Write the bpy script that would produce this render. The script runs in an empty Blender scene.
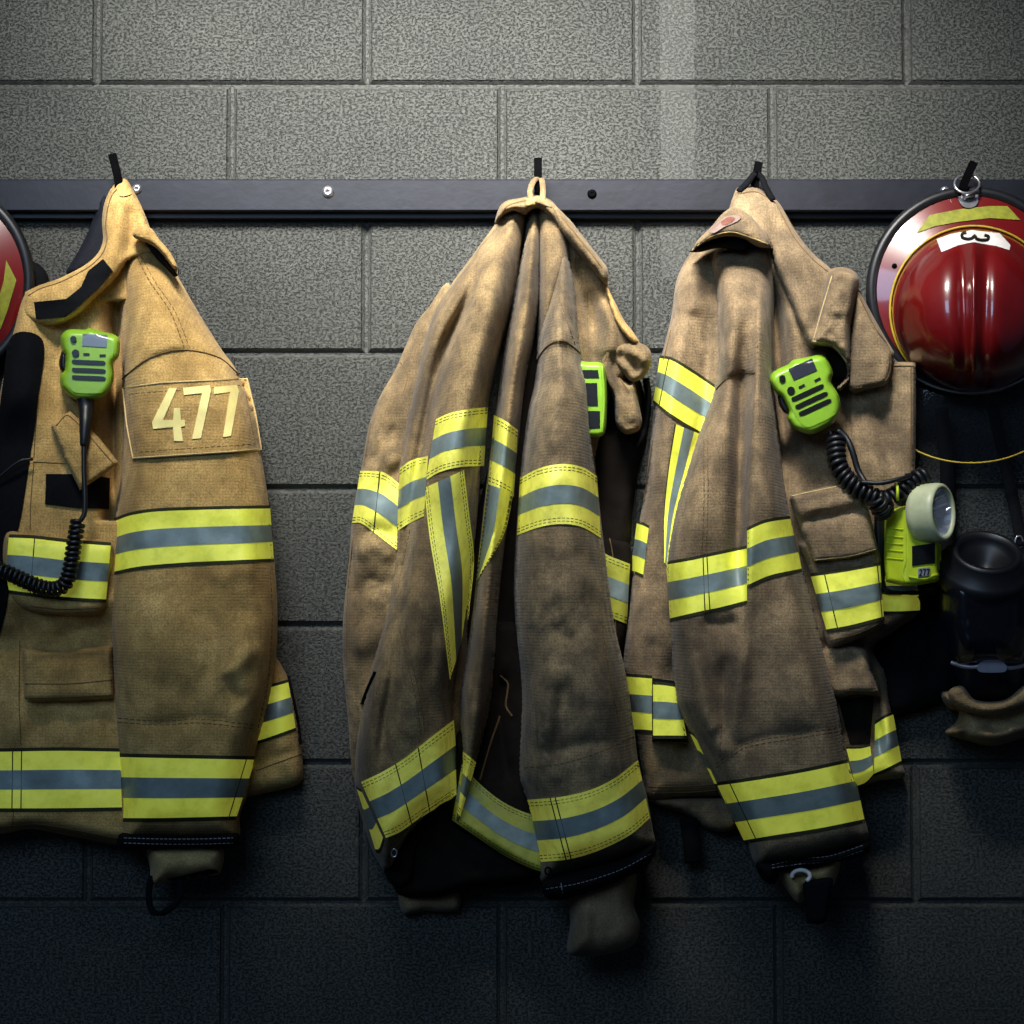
import bpy, math
import numpy as np
from mathutils import Vector
from mathutils.geometry import delaunay_2d_cdt

rng = np.random.default_rng(7)
COL = bpy.context.scene.collection
# ------------------------------------------------------------------ camera
W = 1024
D, HC, PITCH, F = 2.8, 1.053, math.radians(3.0), 1886.0
K = 0.001485                                   # metres per photo pixel at the wall
fwd = np.array([0, math.cos(PITCH), math.sin(PITCH)])
upv = np.array([0, -math.sin(PITCH), math.cos(PITCH)])
cam = bpy.data.cameras.new('camera'); cam.sensor_width = 36; cam.lens = 36 * F / W
camo = bpy.data.objects.new('camera', cam); COL.objects.link(camo)
camo.location = (0, -D, HC); camo.rotation_euler = (math.pi / 2 + PITCH, 0, 0)
bpy.context.scene.camera = camo
cam.clip_start = .05

def P(x, y, d):
    """layout drawing: x,y on the wall survey, d metres out from the wall -> world"""
    x, y, d = np.broadcast_arrays(np.asarray(x, float), np.asarray(y, float), np.asarray(d, float))
    dx = (x - 512) / F
    v = (512 - y) / F
    dy = fwd[1] + upv[1] * v
    dz = fwd[2] + upv[2] * v
    t = (D - d) / dy
    return np.stack([dx * t, -d, HC + dz * t], -1)

# ------------------------------------------------------------------ noise
_perm = np.concatenate([rng.permutation(256)] * 3)
_gr = rng.uniform(0, 2 * np.pi, 256)
def pn(x, y, seed=0):
    x = np.asarray(x, float) + seed * 17.31; y = np.asarray(y, float) + seed * 9.77
    xi = np.floor(x).astype(int); yi = np.floor(y).astype(int)
    xf = x - xi; yf = y - yi
    u = xf**3 * (xf * (xf * 6 - 15) + 10); v = yf**3 * (yf * (yf * 6 - 15) + 10)
    def g(ix, iy, fx, fy):
        a = _gr[_perm[(_perm[ix & 255] + iy) & 255]]
        return np.cos(a) * fx + np.sin(a) * fy
    a = g(xi, yi, xf, yf); b = g(xi + 1, yi, xf - 1, yf)
    c = g(xi, yi + 1, xf, yf - 1); d = g(xi + 1, yi + 1, xf - 1, yf - 1)
    return (a + u * (b - a)) * (1 - v) + (c + u * (d - c)) * v

def wrinkle(x, y, seed, sx, sy):
    wx = x + 14 * pn(x / 60, y / 60, seed + 3); wy = y + 14 * pn(x / 60, y / 60, seed + 5)
    n = 1.0 * pn(wx / sx, wy / sy, seed) + .5 * pn(wx / sx * 2.1, wy / sy * 2.1, seed + 1)
    r = 1 - 2 * np.abs(pn(wx / sx * .8, wy / sy * .8, seed + 7))
    return n * .8 + r * .35

# ------------------------------------------------------------------ 2D tools
def catmull(pts, step=3.0, closed=False):
    """pts (x,y) smooth; a third element marks a sharp corner"""
    n = len(pts); p = [np.array(q[:2], float) for q in pts]
    cor = [len(q) > 2 for q in pts]
    out = []
    m = n if closed else n - 1
    for i in range(m):
        p1, p2 = p[i], p[(i + 1) % n]
        p0 = p[(i - 1) % n] if (closed or i > 0) else 2 * p1 - p2
        p3 = p[(i + 2) % n] if (closed or i + 2 < n) else 2 * p2 - p1
        L = np.linalg.norm(p2 - p1) + 1e-9
        t1 = (p2 - p0) * .5; t2 = (p3 - p1) * .5
        for t in (t1, t2):
            l = np.linalg.norm(t)
            if l > L: t *= L / l
        if cor[i]: t1 = (p2 - p1) * 1.0
        if cor[(i + 1) % n]: t2 = (p2 - p1) * 1.0
        k = max(1, int(round(L / step)))
        for j in range(k):
            s = j / k
            out.append((2*s**3 - 3*s**2 + 1) * p1 + (s**3 - 2*s**2 + s) * t1 + (-2*s**3 + 3*s**2) * p2 + (s**3 - s**2) * t2)
    if not closed: out.append(p[-1])
    return np.array(out)

def sharp(pts): return [(a[0], a[1], 1) for a in pts]

def segdist(X, Y, A, B):
    """distance, signed side (positive to the right of a line drawn downwards), param along"""
    n = len(X); best = np.full(n, 1e9); sd = np.zeros(n); tt = np.zeros(n)
    d = B - A; L2 = (d**2).sum(1) + 1e-12; L = np.sqrt(L2); cum = np.concatenate([[0], np.cumsum(L)]); tot = cum[-1]
    for s in range(0, n, 3000):
        x = X[s:s+3000, None]; y = Y[s:s+3000, None]
        rx = x - A[:, 0]; ry = y - A[:, 1]
        t = np.clip((rx * d[:, 0] + ry * d[:, 1]) / L2, 0, 1)
        q = (rx - t * d[:, 0])**2 + (ry - t * d[:, 1])**2
        k = q.argmin(1); i = np.arange(len(k))
        best[s:s+3000] = np.sqrt(q[i, k])
        sd[s:s+3000] = (d[k, 1] * rx[i, k] - d[k, 0] * ry[i, k]) / L[k]
        tt[s:s+3000] = (cum[k] + t[i, k] * L[k]) / tot
    return best, sd, tt

def inside(X, Y, poly):
    c = np.zeros(len(X), bool); n = len(poly)
    for i in range(n):
        x1, y1 = poly[i]; x2, y2 = poly[i - 1]
        if y1 == y2: continue
        m = (y1 > Y) != (y2 > Y)
        c ^= m & (X < (x2 - x1) * (Y - y1) / (y2 - y1) + x1)
    return c

def sst(a, b, x):
    t = np.clip((x - a) / (b - a), 0, 1); return t * t * (3 - 2 * t)

class Surf:
    """a cloth or shell surface: outline plus depth made of base, rounded rim, folds and wrinkles"""
    def __init__(s, outline, base, R=20, back=.02, folds=(), amp=0., sx=40, sy=70, seed=1, step=3.2, smooth=True, e0=0.):
        s.poly = catmull(outline if smooth else sharp(outline), step, True)
        s.base = base; s.R = R; s.back = back; s.amp = amp; s.sx = sx; s.sy = sy; s.seed = seed; s.step = step; s.e0 = e0
        s.folds = []
        for f in folds:
            l = catmull(f[1], 6)
            s.folds.append((f[0], l[:-1], l[1:], f[2], f[3], f[4] if len(f) > 4 else .25, f[5] if len(f) > 5 else 60))
    def bk(s, X, Y): return s.back(X, Y) if callable(s.back) else np.full(len(X), float(s.back))
    def d(s, X, Y, extra=0.):
        X = np.asarray(X, float).ravel(); Y = np.asarray(Y, float).ravel()
        dist, _, _ = segdist(X, Y, s.poly, np.roll(s.poly, -1, 0))
        dist = np.where(inside(X, Y, s.poly), dist, 0)
        b = s.base
        if callable(b): b = b(X, Y)
        elif isinstance(b, (list, tuple)):
            b = np.interp(Y, [q[0] for q in b], [q[1] for q in b])
        else: b = np.full(len(X), float(b))
        e = np.sqrt(np.maximum(0, 1 - (1 - np.clip(dist / s.R, 0, 1))**2)) if s.R > 0 else 1.
        h = np.zeros(len(X))
        for kind, A, B, am, w, tp, fall in s.folds:
            q, sd, t = segdist(X, Y, A, B)
            t0, t1 = tp if isinstance(tp, tuple) else (tp, tp)
            ta = sst(0, t0 + 1e-6, t) * sst(0, t1 + 1e-6, 1 - t)
            if isinstance(w, tuple): w = w[0] + (w[1] - w[0]) * sst(0, .55, t)
            if kind == 'g': h += am * ta * np.exp(-(q / w)**2)
            elif kind == 'v': h += am * ta * np.exp(-(np.sqrt(q * q + 9.) - 3.) / w)
            else: h += am * ta * .5 * (1 + np.tanh(sd / w)) * np.exp(-np.maximum(q, 0) / fall)
        if s.amp: h += s.amp * wrinkle(X, Y, s.seed, s.sx, s.sy)
        bk = s.bk(X, Y)
        ee = s.e0 + (1 - s.e0) * e
        return bk + np.maximum((b - bk) * ee + h * np.minimum(1, ee * 1.3), .001) + extra

class Off:
    """a surface lying on another one"""
    def __init__(s, par, off): s.par = par; s.off = off
    def d(s, X, Y, extra=0.): return s.par.d(X, Y, s.off + extra)

# ------------------------------------------------------------------ mesh builder
class MB:
    def __init__(s): s.v = []; s.f = []; s.m = []; s.n = 0
    def add(s, V, Fs, mi=0):
        V = np.asarray(V, float).reshape(-1, 3)
        s.v.append(V); s.f += [tuple(int(i) + s.n for i in f) for f in Fs]
        s.m += (list(mi) if hasattr(mi, '__len__') else [mi] * len(Fs)); s.n += len(V); return s
    def build(s, name, mats, parent=None, smooth=True, loc=None):
        me = bpy.data.meshes.new(name)
        V = np.concatenate(s.v)
        o = bpy.data.objects.new(name, me); COL.objects.link(o)
        org = np.zeros(3)
        if parent is not None:
            o.parent = parent; r = parent
            while r.parent: r = r.parent
            org = np.array(r.location)
        elif loc is not None:
            org = np.array(loc, float); o.location = loc
        me.from_pydata((V - org).tolist(), [], s.f)
        for m in (mats if isinstance(mats, (list, tuple)) else [mats]): me.materials.append(m)
        me.polygons.foreach_set('material_index', s.m)
        me.polygons.foreach_set('use_smooth', [smooth] * len(s.f))
        me.update(); return o

def cdt(poly, step):
    lo = poly.min(0); hi = poly.max(0)
    xs = np.arange(lo[0], hi[0] + step, step); ys = np.arange(lo[1], hi[1] + step, step * .87)
    X, Y = np.meshgrid(xs, ys); X = X + (np.arange(len(ys)) % 2)[:, None] * step * .5
    X = X.ravel(); Y = Y.ravel()
    k = inside(X, Y, poly); X = X[k]; Y = Y[k]
    if len(X):
        q, _, _ = segdist(X, Y, poly, np.roll(poly, -1, 0)); k = q > step * .45; X = X[k]; Y = Y[k]
    pts = np.concatenate([poly, np.stack([X, Y], 1)])
    n = len(poly)
    r = delaunay_2d_cdt([Vector(p) for p in pts], [(i, (i + 1) % n) for i in range(n)], [], 1, 1e-5)
    vs = np.array([tuple(v) for v in r[0]]); fs = [tuple(f) for f in r[2]]
    out = []
    for f in fs:
        a, b, c = vs[f[0]], vs[f[1]], vs[f[2]]
        ar = (b[0]-a[0])*(c[1]-a[1]) - (b[1]-a[1])*(c[0]-a[0])
        if abs(ar) < 1e-7: continue
        out.append(f if ar < 0 else f[::-1])          # y runs down: wind towards the viewer
    return vs, out

def skirt(mb, poly, d1, d2, mi):
    n = len(poly)
    V = np.concatenate([P(poly[:, 0], poly[:, 1], d1), P(poly[:, 0], poly[:, 1], d2)])
    a = np.sum(poly[:, 0] * np.roll(poly[:, 1], -1) - np.roll(poly[:, 0], -1) * poly[:, 1])
    fs = [(i, (i+1) % n, n + (i+1) % n, n + i) for i in range(n)]
    if a > 0: fs = [f[::-1] for f in fs]
    mb.add(V, fs, mi)

def cloth(mb, S, mi=0, step=None, deep=.004):
    vs, fs = cdt(S.poly, step or S.step)
    mb.add(P(vs[:, 0], vs[:, 1], S.d(vs[:, 0], vs[:, 1])), fs, mi)
    e = S.d(S.poly[:, 0], S.poly[:, 1])
    skirt(mb, S.poly, e, np.maximum(S.bk(S.poly[:, 0], S.poly[:, 1]) - deep, .001), mi)
    return mb

def patch(mb, S, outline, off=.002, mi=0, smooth=False, step=3., deep=.003, bev=True):
    """flat piece draped over S"""
    poly = catmull(outline if smooth else sharp(outline), step, True)
    vs, fs = cdt(poly, step)
    mb.add(P(vs[:, 0], vs[:, 1], S.d(vs[:, 0], vs[:, 1]) + off), fs, mi)
    e = S.d(poly[:, 0], poly[:, 1])
    skirt(mb, poly, e + off, e - deep, mi)
    return mb

def ribbon(mb, S, pts, w, off=.0015, mi=0, step=3., dash=None, smooth=True, eo=-.0005):
    l = catmull(pts if smooth else sharp(pts), step)
    t = np.gradient(l, axis=0); t /= np.linalg.norm(t, axis=1)[:, None] + 1e-9
    nrm = np.stack([-t[:, 1], t[:, 0]], 1)
    a = l + nrm * w / 2; b = l - nrm * w / 2
    n = len(l)
    da = S.d(l[:, 0], l[:, 1])
    V = np.concatenate([P(a[:, 0], a[:, 1], (S.d(a[:, 0], a[:, 1]) if eo > 0 else da) + eo), P(l[:, 0], l[:, 1], da + off), P(b[:, 0], b[:, 1], (S.d(b[:, 0], b[:, 1]) if eo > 0 else da) + eo)])
    fs = []
    for i in range(n - 1):
        if dash and (i % (dash[0] + dash[1])) >= dash[0]: continue
        fs += [(i, i+1, n+i+1, n+i), (n+i, n+i+1, 2*n+i+1, 2*n+i)]
    mb.add(V, fs, mi); return mb

def band(mb, S, top, bot, v0, v1, off=.002, mi=0, step=3., rows=None):
    """strip between two edge lines, from v0 to v1 across"""
    a = catmull(top, 1.); b = catmull(bot, 1.)
    L = max(len(a), len(b)); n = max(2, int(L / step) + 1)
    def rs(l):
        s = np.concatenate([[0], np.cumsum(np.linalg.norm(np.diff(l, axis=0), axis=1))]); s /= s[-1]
        u = np.linspace(0, 1, n); return np.stack([np.interp(u, s, l[:, 0]), np.interp(u, s, l[:, 1])], 1)
    a = rs(a); b = rs(b)
    h = np.linalg.norm(a - b, axis=1).max() * (v1 - v0)
    m = max(2, int(h / step) + 2)
    G = np.stack([a + (b - a) * v for v in np.linspace(v0, v1, m)])        # m x n x 2
    dep = S.d(G[..., 0].ravel(), G[..., 1].ravel()).reshape(m, n)
    V = P(G[..., 0], G[..., 1], dep + off).reshape(-1, 3)
    mb.add(V, [(j*n+i, (j+1)*n+i, (j+1)*n+i+1, j*n+i+1) for j in range(m-1) for i in range(n-1)], mi)
    per = [(0, i) for i in range(n)] + [(j, n-1) for j in range(1, m)] + [(m-1, i) for i in range(n-2, -1, -1)] + [(j, 0) for j in range(m-2, 0, -1)]
    pl = np.array([G[q] for q in per]); e = np.array([dep[q] for q in per])
    skirt(mb, pl, e + off, e - .003, mi)
    return mb

def frames(pts):
    pts = np.asarray(pts, float); t = np.gradient(pts, axis=0); t /= np.linalg.norm(t, axis=1)[:, None] + 1e-12
    n = np.cross(t[0], [0.31, 0.22, .9]); n /= np.linalg.norm(n); N = []
    for i in range(len(pts)):
        n = n - t[i] * n.dot(t[i]); n /= np.linalg.norm(n) + 1e-12; N.append(n.copy())
    N = np.array(N); return t, N, np.cross(t, N)

def tube(mb, pts, r, mi=0, sides=8, closed=False):
    pts = np.asarray(pts, float); n = len(pts)
    t, N, B = frames(pts)
    rr = np.broadcast_to(np.asarray(r, float), (n,))
    a = np.linspace(0, 2*np.pi, sides, endpoint=False)
    V = pts[:, None] + rr[:, None, None] * (np.cos(a)[None, :, None] * N[:, None] + np.sin(a)[None, :, None] * B[:, None])
    fs = []
    m = n if closed else n - 1
    for i in range(m):
        k = (i + 1) % n
        for j in range(sides):
            q = (j + 1) % sides; fs.append((i*sides+j, i*sides+q, k*sides+q, k*sides+j))
    if not closed: fs += [tuple(range(sides))[::-1], tuple((n-1)*sides + j for j in range(sides))]
    mb.add(V, fs, mi); return mb

def sm3(pts, step=.004):
    """smooth 3D line through points"""
    p = [np.array(q, float) for q in pts]; out = []
    for i in range(len(p) - 1):
        p1, p2 = p[i], p[i+1]; p0 = p[i-1] if i else 2*p1-p2; p3 = p[i+2] if i+2 < len(p) else 2*p2-p1
        k = max(2, int(np.linalg.norm(p2-p1) / step))
        for j in range(k):
            s = j / k
            out.append(.5 * (2*p1 + (p2-p0)*s + (2*p0-5*p1+4*p2-p3)*s*s + (3*p1-p0-3*p2+p3)*s**3))
    out.append(p[-1]); return np.array(out)

def coil(mb, pts, r, tr, pitch, mi=0):
    l = sm3(pts, .001)
    s = np.concatenate([[0], np.cumsum(np.linalg.norm(np.diff(l, axis=0), axis=1))])
    n = int(s[-1] / pitch * 14)
    u = np.linspace(0, s[-1], n); c = np.stack([np.interp(u, s, l[:, k]) for k in range(3)], 1)
    t, N, B = frames(c)
    a = u / pitch * 2 * np.pi
    tube(mb, c + r * (np.cos(a)[:, None] * N + np.sin(a)[:, None] * B), tr, mi, 6)
    return mb

def lathe(mb, c, axis, prof, mi=0, n=40, ref=(0, 0, 1)):
    """prof: (distance along axis, radius) in metres"""
    ax = np.array(axis, float); ax /= np.linalg.norm(ax)
    x = np.cross(ax, ref); x /= np.linalg.norm(x); y = np.cross(ax, x)
    a = np.linspace(0, 2*np.pi, n, endpoint=False)
    V = np.concatenate([np.array(c) + ax * h + r * (np.cos(a)[:, None] * x + np.sin(a)[:, None] * y) for h, r in prof])
    fs = [(i*n+j, i*n+(j+1) % n, (i+1)*n+(j+1) % n, (i+1)*n+j) for i in range(len(prof)-1) for j in range(n)]
    mb.add(V, [f[::-1] for f in fs], mi); return mb

def boxm(mb, lo, hi, mi=0, bev=.0015):
    lo = np.array(lo, float); hi = np.array(hi, float)
    V = []; idx = {}
    for s in range(3):
        for c in np.ndindex(2, 2, 2):
            p = np.where(np.array(c) == 0, lo, hi); q = p.copy()
            for k in range(3):
                if k != s: q[k] += bev if c[k] == 0 else -bev
            idx[(s,) + c] = len(V); V.append(q)
    fs = []
    for s in range(3):
        o = [k for k in range(3) if k != s]
        for e in (0, 1):
            ring = []
            for u, v in ((0, 0), (1, 0), (1, 1), (0, 1)):
                c = [0, 0, 0]; c[s] = e; c[o[0]] = u; c[o[1]] = v; ring.append(idx[(s,) + tuple(c)])
            fs.append(tuple(ring))
    for s in range(3):                              # edges along s
        o = [k for k in range(3) if k != s]
        for u in (0, 1):
            for v in (0, 1):
                def g(f, e):
                    c = [0, 0, 0]; c[s] = e; c[o[0]] = u; c[o[1]] = v; return idx[(f,) + tuple(c)]
                fs.append((g(o[0], 0), g(o[0], 1), g(o[1], 1), g(o[1], 0)))
    for c in np.ndindex(2, 2, 2): fs.append(tuple(idx[(s,) + c] for s in range(3)))
    V = np.array(V); cen = (lo + hi) / 2; out = []
    for f in fs:
        p = V[list(f)]; nn = np.cross(p[1]-p[0], p[2]-p[0])
        out.append(f if nn.dot(p.mean(0) - cen) > 0 else f[::-1])
    mb.add(V, out, mi); return mb

def thing(name, label, cat, loc, group=None):
    o = bpy.data.objects.new(name, None); COL.objects.link(o); o.location = [float(q) for q in loc]
    o.empty_display_size = .05; o['label'] = label; o['category'] = cat
    if group: o['group'] = group
    return o

# ------------------------------------------------------------------ materials
def srgb(r, g, b):
    f = lambda c: (c / 255 / 12.92) if c / 255 <= .04045 else ((c / 255 + .055) / 1.055)**2.4
    return (f(r), f(g), f(b), 1)

class NT:
    def __init__(s, name):
        s.m = bpy.data.materials.new(name); s.m.use_nodes = True; s.t = s.m.node_tree; s.t.nodes.clear()
        s.out = s.n('ShaderNodeOutputMaterial'); s.b = s.n('ShaderNodeBsdfPrincipled'); s.l(s.b.outputs[0], s.out.inputs[0])
        s.tc = s.n('ShaderNodeTexCoord')
    def n(s, t, **k):
        o = s.t.nodes.new(t)
        for a, v in k.items(): setattr(o, a, v)
        return o
    def l(s, a, b): s.t.links.new(a, b)
    def noise(s, scale, detail=3, rough=.55, vec=None, dist=0.):
        o = s.n('ShaderNodeTexNoise'); o.inputs['Scale'].default_value = scale; o.inputs['Detail'].default_value = detail
        o.inputs['Roughness'].default_value = rough; o.inputs['Distortion'].default_value = dist
        s.l(vec or s.tc.outputs['Object'], o.inputs['Vector']); return o.outputs['Fac']
    def mapped(s, sc):
        o = s.n('ShaderNodeMapping'); o.inputs['Scale'].default_value = sc; s.l(s.tc.outputs['Object'], o.inputs['Vector']); return o.outputs[0]
    def ramp(s, fac, stops, interp='LINEAR'):
        o = s.n('ShaderNodeValToRGB'); o.color_ramp.interpolation = interp; e = o.color_ramp.elements
        while len(e) < len(stops): e.new(.5)
        for q, (p, c) in zip(e, stops):
            q.position = p; q.color = c if hasattr(c, '__len__') else (c, c, c, 1)
        s.l(fac, o.inputs[0]); return o.outputs[0]
    def math(s, op, a, b=None, c=None):
        o = s.n('ShaderNodeMath', operation=op)
        for i, v in enumerate((a, b, c)):
            if v is None: continue
            if isinstance(v, (int, float)): o.inputs[i].default_value = v
            else: s.l(v, o.inputs[i])
        return o.outputs[0]
    def mix(s, fac, a, b, mode='MIX'):
        o = s.n('ShaderNodeMix', data_type='RGBA', blend_type=mode)
        for k, v in ((0, fac), (6, a), (7, b)):
            if isinstance(v, (int, float)): o.inputs[k].default_value = v
            elif isinstance(v, tuple): o.inputs[k].default_value = v
            else: s.l(v, o.inputs[k])
        return o.outputs[2]
    def bump(s, h, strength, dist):
        o = s.n('ShaderNodeBump'); o.inputs['Strength'].default_value = strength; o.inputs['Distance'].default_value = dist
        s.l(h, o.inputs['Height']); s.l(o.outputs[0], s.b.inputs['Normal']); return o
    def base(s, c):
        if isinstance(c, tuple): s.b.inputs['Base Color'].default_value = c
        else: s.l(c, s.b.inputs['Base Color'])
    def set(s, **k):
        for a, v in k.items(): s.b.inputs[a.replace('_', ' ')].default_value = v
        return s

def weave(t, pitch):
    """ripstop grid height from object coordinates"""
    sp = t.n('ShaderNodeSeparateXYZ'); t.l(t.tc.outputs['Object'], sp.inputs[0])
    k = 2 * math.pi / pitch
    a = t.math('SINE', t.math('MULTIPLY', sp.outputs[0], k)); b = t.math('SINE', t.math('MULTIPLY', sp.outputs[2], k))
    return t.math('ADD', t.math('POWER', t.math('MULTIPLY_ADD', a, .5, .5), 4.), t.math('POWER', t.math('MULTIPLY_ADD', b, .5, .5), 4.))

def fabric(name, light, mid, dark, dirt=.45, soot=None, grid=.0045):
    t = NT(name)
    n1 = t.noise(7, 5, .6); n2 = t.noise(38, 4, .6); n3 = t.noise(420, 2, .6)
    c = t.ramp(n1, [(.31, dark), (.5, mid), (.69, light)])
    c = t.mix(t.ramp(n2, [(.42, 0), (.62, dirt)]), c, dark)
    if soot:
        c = t.mix(t.ramp(t.noise(11, 4, .6, t.mapped((1, 1, .7))), [(.50, 0), (.66, soot)]), c, srgb(44, 42, 40))
    w = weave(t, grid)
    c = t.mix(t.ramp(w, [(0, .0), (1., .10)]), c, tuple(q * .42 for q in dark[:3]) + (1,))
    c = t.mix(t.ramp(n3, [(.38, .42), (.6, 0)]), c, tuple(q * .4 for q in dark[:3]) + (1,))
    t.base(c); t.set(Roughness=.86)
    t.b.inputs['Specular IOR Level'].default_value = .2
    t.b.inputs['Sheen Weight'].default_value = .08
    h = t.math('ADD', t.math('MULTIPLY', w, -.16), t.math('ADD', t.math('MULTIPLY', n2, 1.1), t.math('MULTIPLY', n3, .5)))
    t.bump(h, .5, .002)
    return t.m

def simple(name, c, rough=.5, metal=0., spec=.5, var=.25, scale=60, bump=.0, emis=0., coat=0.):
    t = NT(name)
    d = tuple(q * (1 - var) for q in c[:3]) + (1,)
    t.base(t.ramp(t.noise(scale, 4, .6), [(.3, d), (.65, c)]))
    t.set(Roughness=rough, Metallic=metal)
    t.b.inputs['Specular IOR Level'].default_value = spec
    if coat: t.b.inputs['Coat Weight'].default_value = coat; t.b.inputs['Coat Roughness'].default_value = .08
    if emis:
        t.b.inputs['Emission Color'].default_value = c; t.b.inputs['Emission Strength'].default_value = emis
    if bump: t.bump(t.noise(scale * 3, 3, .6), .5, bump)
    return t.m

M = {}
M['tan'] = fabric('golden_tan_fabric', srgb(224, 187, 118), srgb(200, 163, 98), srgb(138, 109, 62), .45)
M['brown'] = fabric('worn_brown_fabric', srgb(172, 147, 104), srgb(136, 114, 80), srgb(78, 66, 50), .6)
M['soot'] = fabric('sooty_brown_fabric', srgb(176, 152, 112), srgb(138, 118, 88), srgb(76, 67, 55), .6, .8)
M['brown3'] = fabric('taupe_brown_fabric', srgb(182, 156, 118), srgb(150, 127, 96), srgb(86, 74, 60), .5, .45)
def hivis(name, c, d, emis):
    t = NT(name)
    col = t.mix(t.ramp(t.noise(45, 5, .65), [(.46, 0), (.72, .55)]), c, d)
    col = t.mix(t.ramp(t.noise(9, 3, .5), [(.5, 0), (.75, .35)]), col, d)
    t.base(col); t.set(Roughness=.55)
    t.l(col, t.b.inputs['Emission Color']); t.b.inputs['Emission Strength'].default_value = emis  # self-glow keeps the stripes bright where little light reaches
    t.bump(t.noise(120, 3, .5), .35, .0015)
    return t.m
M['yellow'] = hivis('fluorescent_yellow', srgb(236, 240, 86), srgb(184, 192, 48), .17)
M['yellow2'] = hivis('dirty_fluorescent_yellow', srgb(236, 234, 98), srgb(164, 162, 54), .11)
M['yellow_shade'] = hivis('grimy_shaded_yellow', srgb(168, 170, 60), srgb(110, 112, 40), .012)  # hi-vis yellow darkened for grimy stripes that lie in shade
M['silver'] = simple('silver_reflective_tape', srgb(120, 137, 138), .45, .1, .4, .3, 50, .0006, .016)
M['trim'] = simple('dark_green_stitched_trim', srgb(52, 54, 34), .8, 0, .2, .4, 300)
M['stitch'] = simple('dark_brown_thread', srgb(104, 83, 55), .9, 0, .1, .3, 300)
M['stitchl'] = simple('pale_tan_thread', srgb(205, 178, 124), .9, 0, .1, .3, 300)
M['stitchw'] = simple('pale_grey_thread', srgb(150, 150, 156), .9, 0, .1, .3, 300)
M['black'] = simple('black_cloth', srgb(13, 14, 18), .9, 0, .1, .4, 200, .0008)
M['navy'] = simple('navy_lining', srgb(17, 20, 31), .8, 0, .2, .4, 90, .001)
M['void'] = simple('dark_lining_and_shade', srgb(26, 22, 19), .95, 0, .1, .4, 60, .001)  # lining colour, also painted on coat cloth that lies in shade
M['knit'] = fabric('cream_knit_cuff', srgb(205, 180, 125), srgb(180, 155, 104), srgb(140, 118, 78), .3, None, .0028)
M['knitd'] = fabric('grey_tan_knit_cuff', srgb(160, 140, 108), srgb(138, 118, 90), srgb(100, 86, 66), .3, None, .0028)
M['digit'] = simple('cream_number_film', srgb(246, 230, 150), .5, 0, .3, .12, 60, 0, .04)
M['lime'] = simple('lime_green_plastic', srgb(128, 172, 44), .36, 0, .5, .2, 40)
M['limey'] = simple('yellow_green_plastic', srgb(186, 208, 44), .38, 0, .5, .2, 40, 0, .008)
M['blk'] = simple('black_plastic', srgb(12, 13, 16), .35, 0, .4, .3, 80)
M['rub'] = simple('black_rubber', srgb(16, 18, 23), .42, 0, .4, .3, 80)
M['screen'] = simple('grey_lcd_screen', srgb(92, 98, 108), .2, 0, .5, .1, 30)
M['screend'] = simple('dark_lcd_screen', srgb(46, 50, 60), .2, 0, .5, .1, 30)
M['steel'] = simple('worn_steel', srgb(190, 190, 196), .28, .9, .5, .3, 60)
M['chrome'] = simple('chrome', srgb(244, 246, 250), .22, .7, .5, .15, 40)
M['bezel'] = simple('pale_green_bezel', srgb(196, 202, 164), .4, 0, .5, .2, 50)
M['white'] = simple('white_film', srgb(226, 222, 218), .4, 0, .5, .15, 50)
M['red'] = simple('glossy_red_shell', srgb(100, 9, 10), .3, 0, .5, .25, 14, 0, 0, 1.)
M['ylw'] = simple('yellow_piping', srgb(176, 150, 44), .5, 0, .4, .3, 60)
M['olive'] = simple('worn_lime_reflective_sticker', srgb(136, 138, 40), .6, 0, .3, .4, 90)
M['redpt'] = simple('faded_red_print', srgb(122, 78, 66), .8, 0, .2, .4, 90)
M['pinkpt'] = simple('faded_white_patch', srgb(134, 114, 106), .8, 0, .2, .3, 90)
M['blue'] = simple('blue_plastic', srgb(60, 100, 190), .35, 0, .5, .2, 60)
M['rail'] = simple('slate_painted_steel', srgb(24, 26, 36), .45, .05, .25, .35, 25, .0006)
M['rail_shade'] = simple('rail_shadow_dark', srgb(18, 20, 27), .5, .1, .5, .3, 25)
M['hookm'] = simple('black_iron', srgb(7, 7, 9), .7, 0, .02, .3, 60)
M['hood'] = fabric('tan_hood_knit', srgb(172, 150, 110), srgb(146, 124, 88), srgb(110, 90, 62), .4, .3, .003)

def glassmat(name, tint, alpha, rough=.06):
    t = NT(name); t.base(tint); t.set(Roughness=rough)
    tr = t.n('ShaderNodeBsdfTransparent'); tr.inputs[0].default_value = (.75, .8, .86, 1)
    mx = t.n('ShaderNodeMixShader'); mx.inputs[0].default_value = alpha
    t.l(tr.outputs[0], mx.inputs[1]); t.l(t.b.outputs[0], mx.inputs[2]); t.l(mx.outputs[0], t.out.inputs[0]); return t.m
M['glass'] = glassmat('smoked_clear_visor', srgb(12, 13, 16), .32)
M['lens'] = glassmat('flashlight_lens', srgb(235, 240, 250), .18)
M['mlens'] = glassmat('mask_visor', srgb(12, 15, 24), .55, .2)

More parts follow.
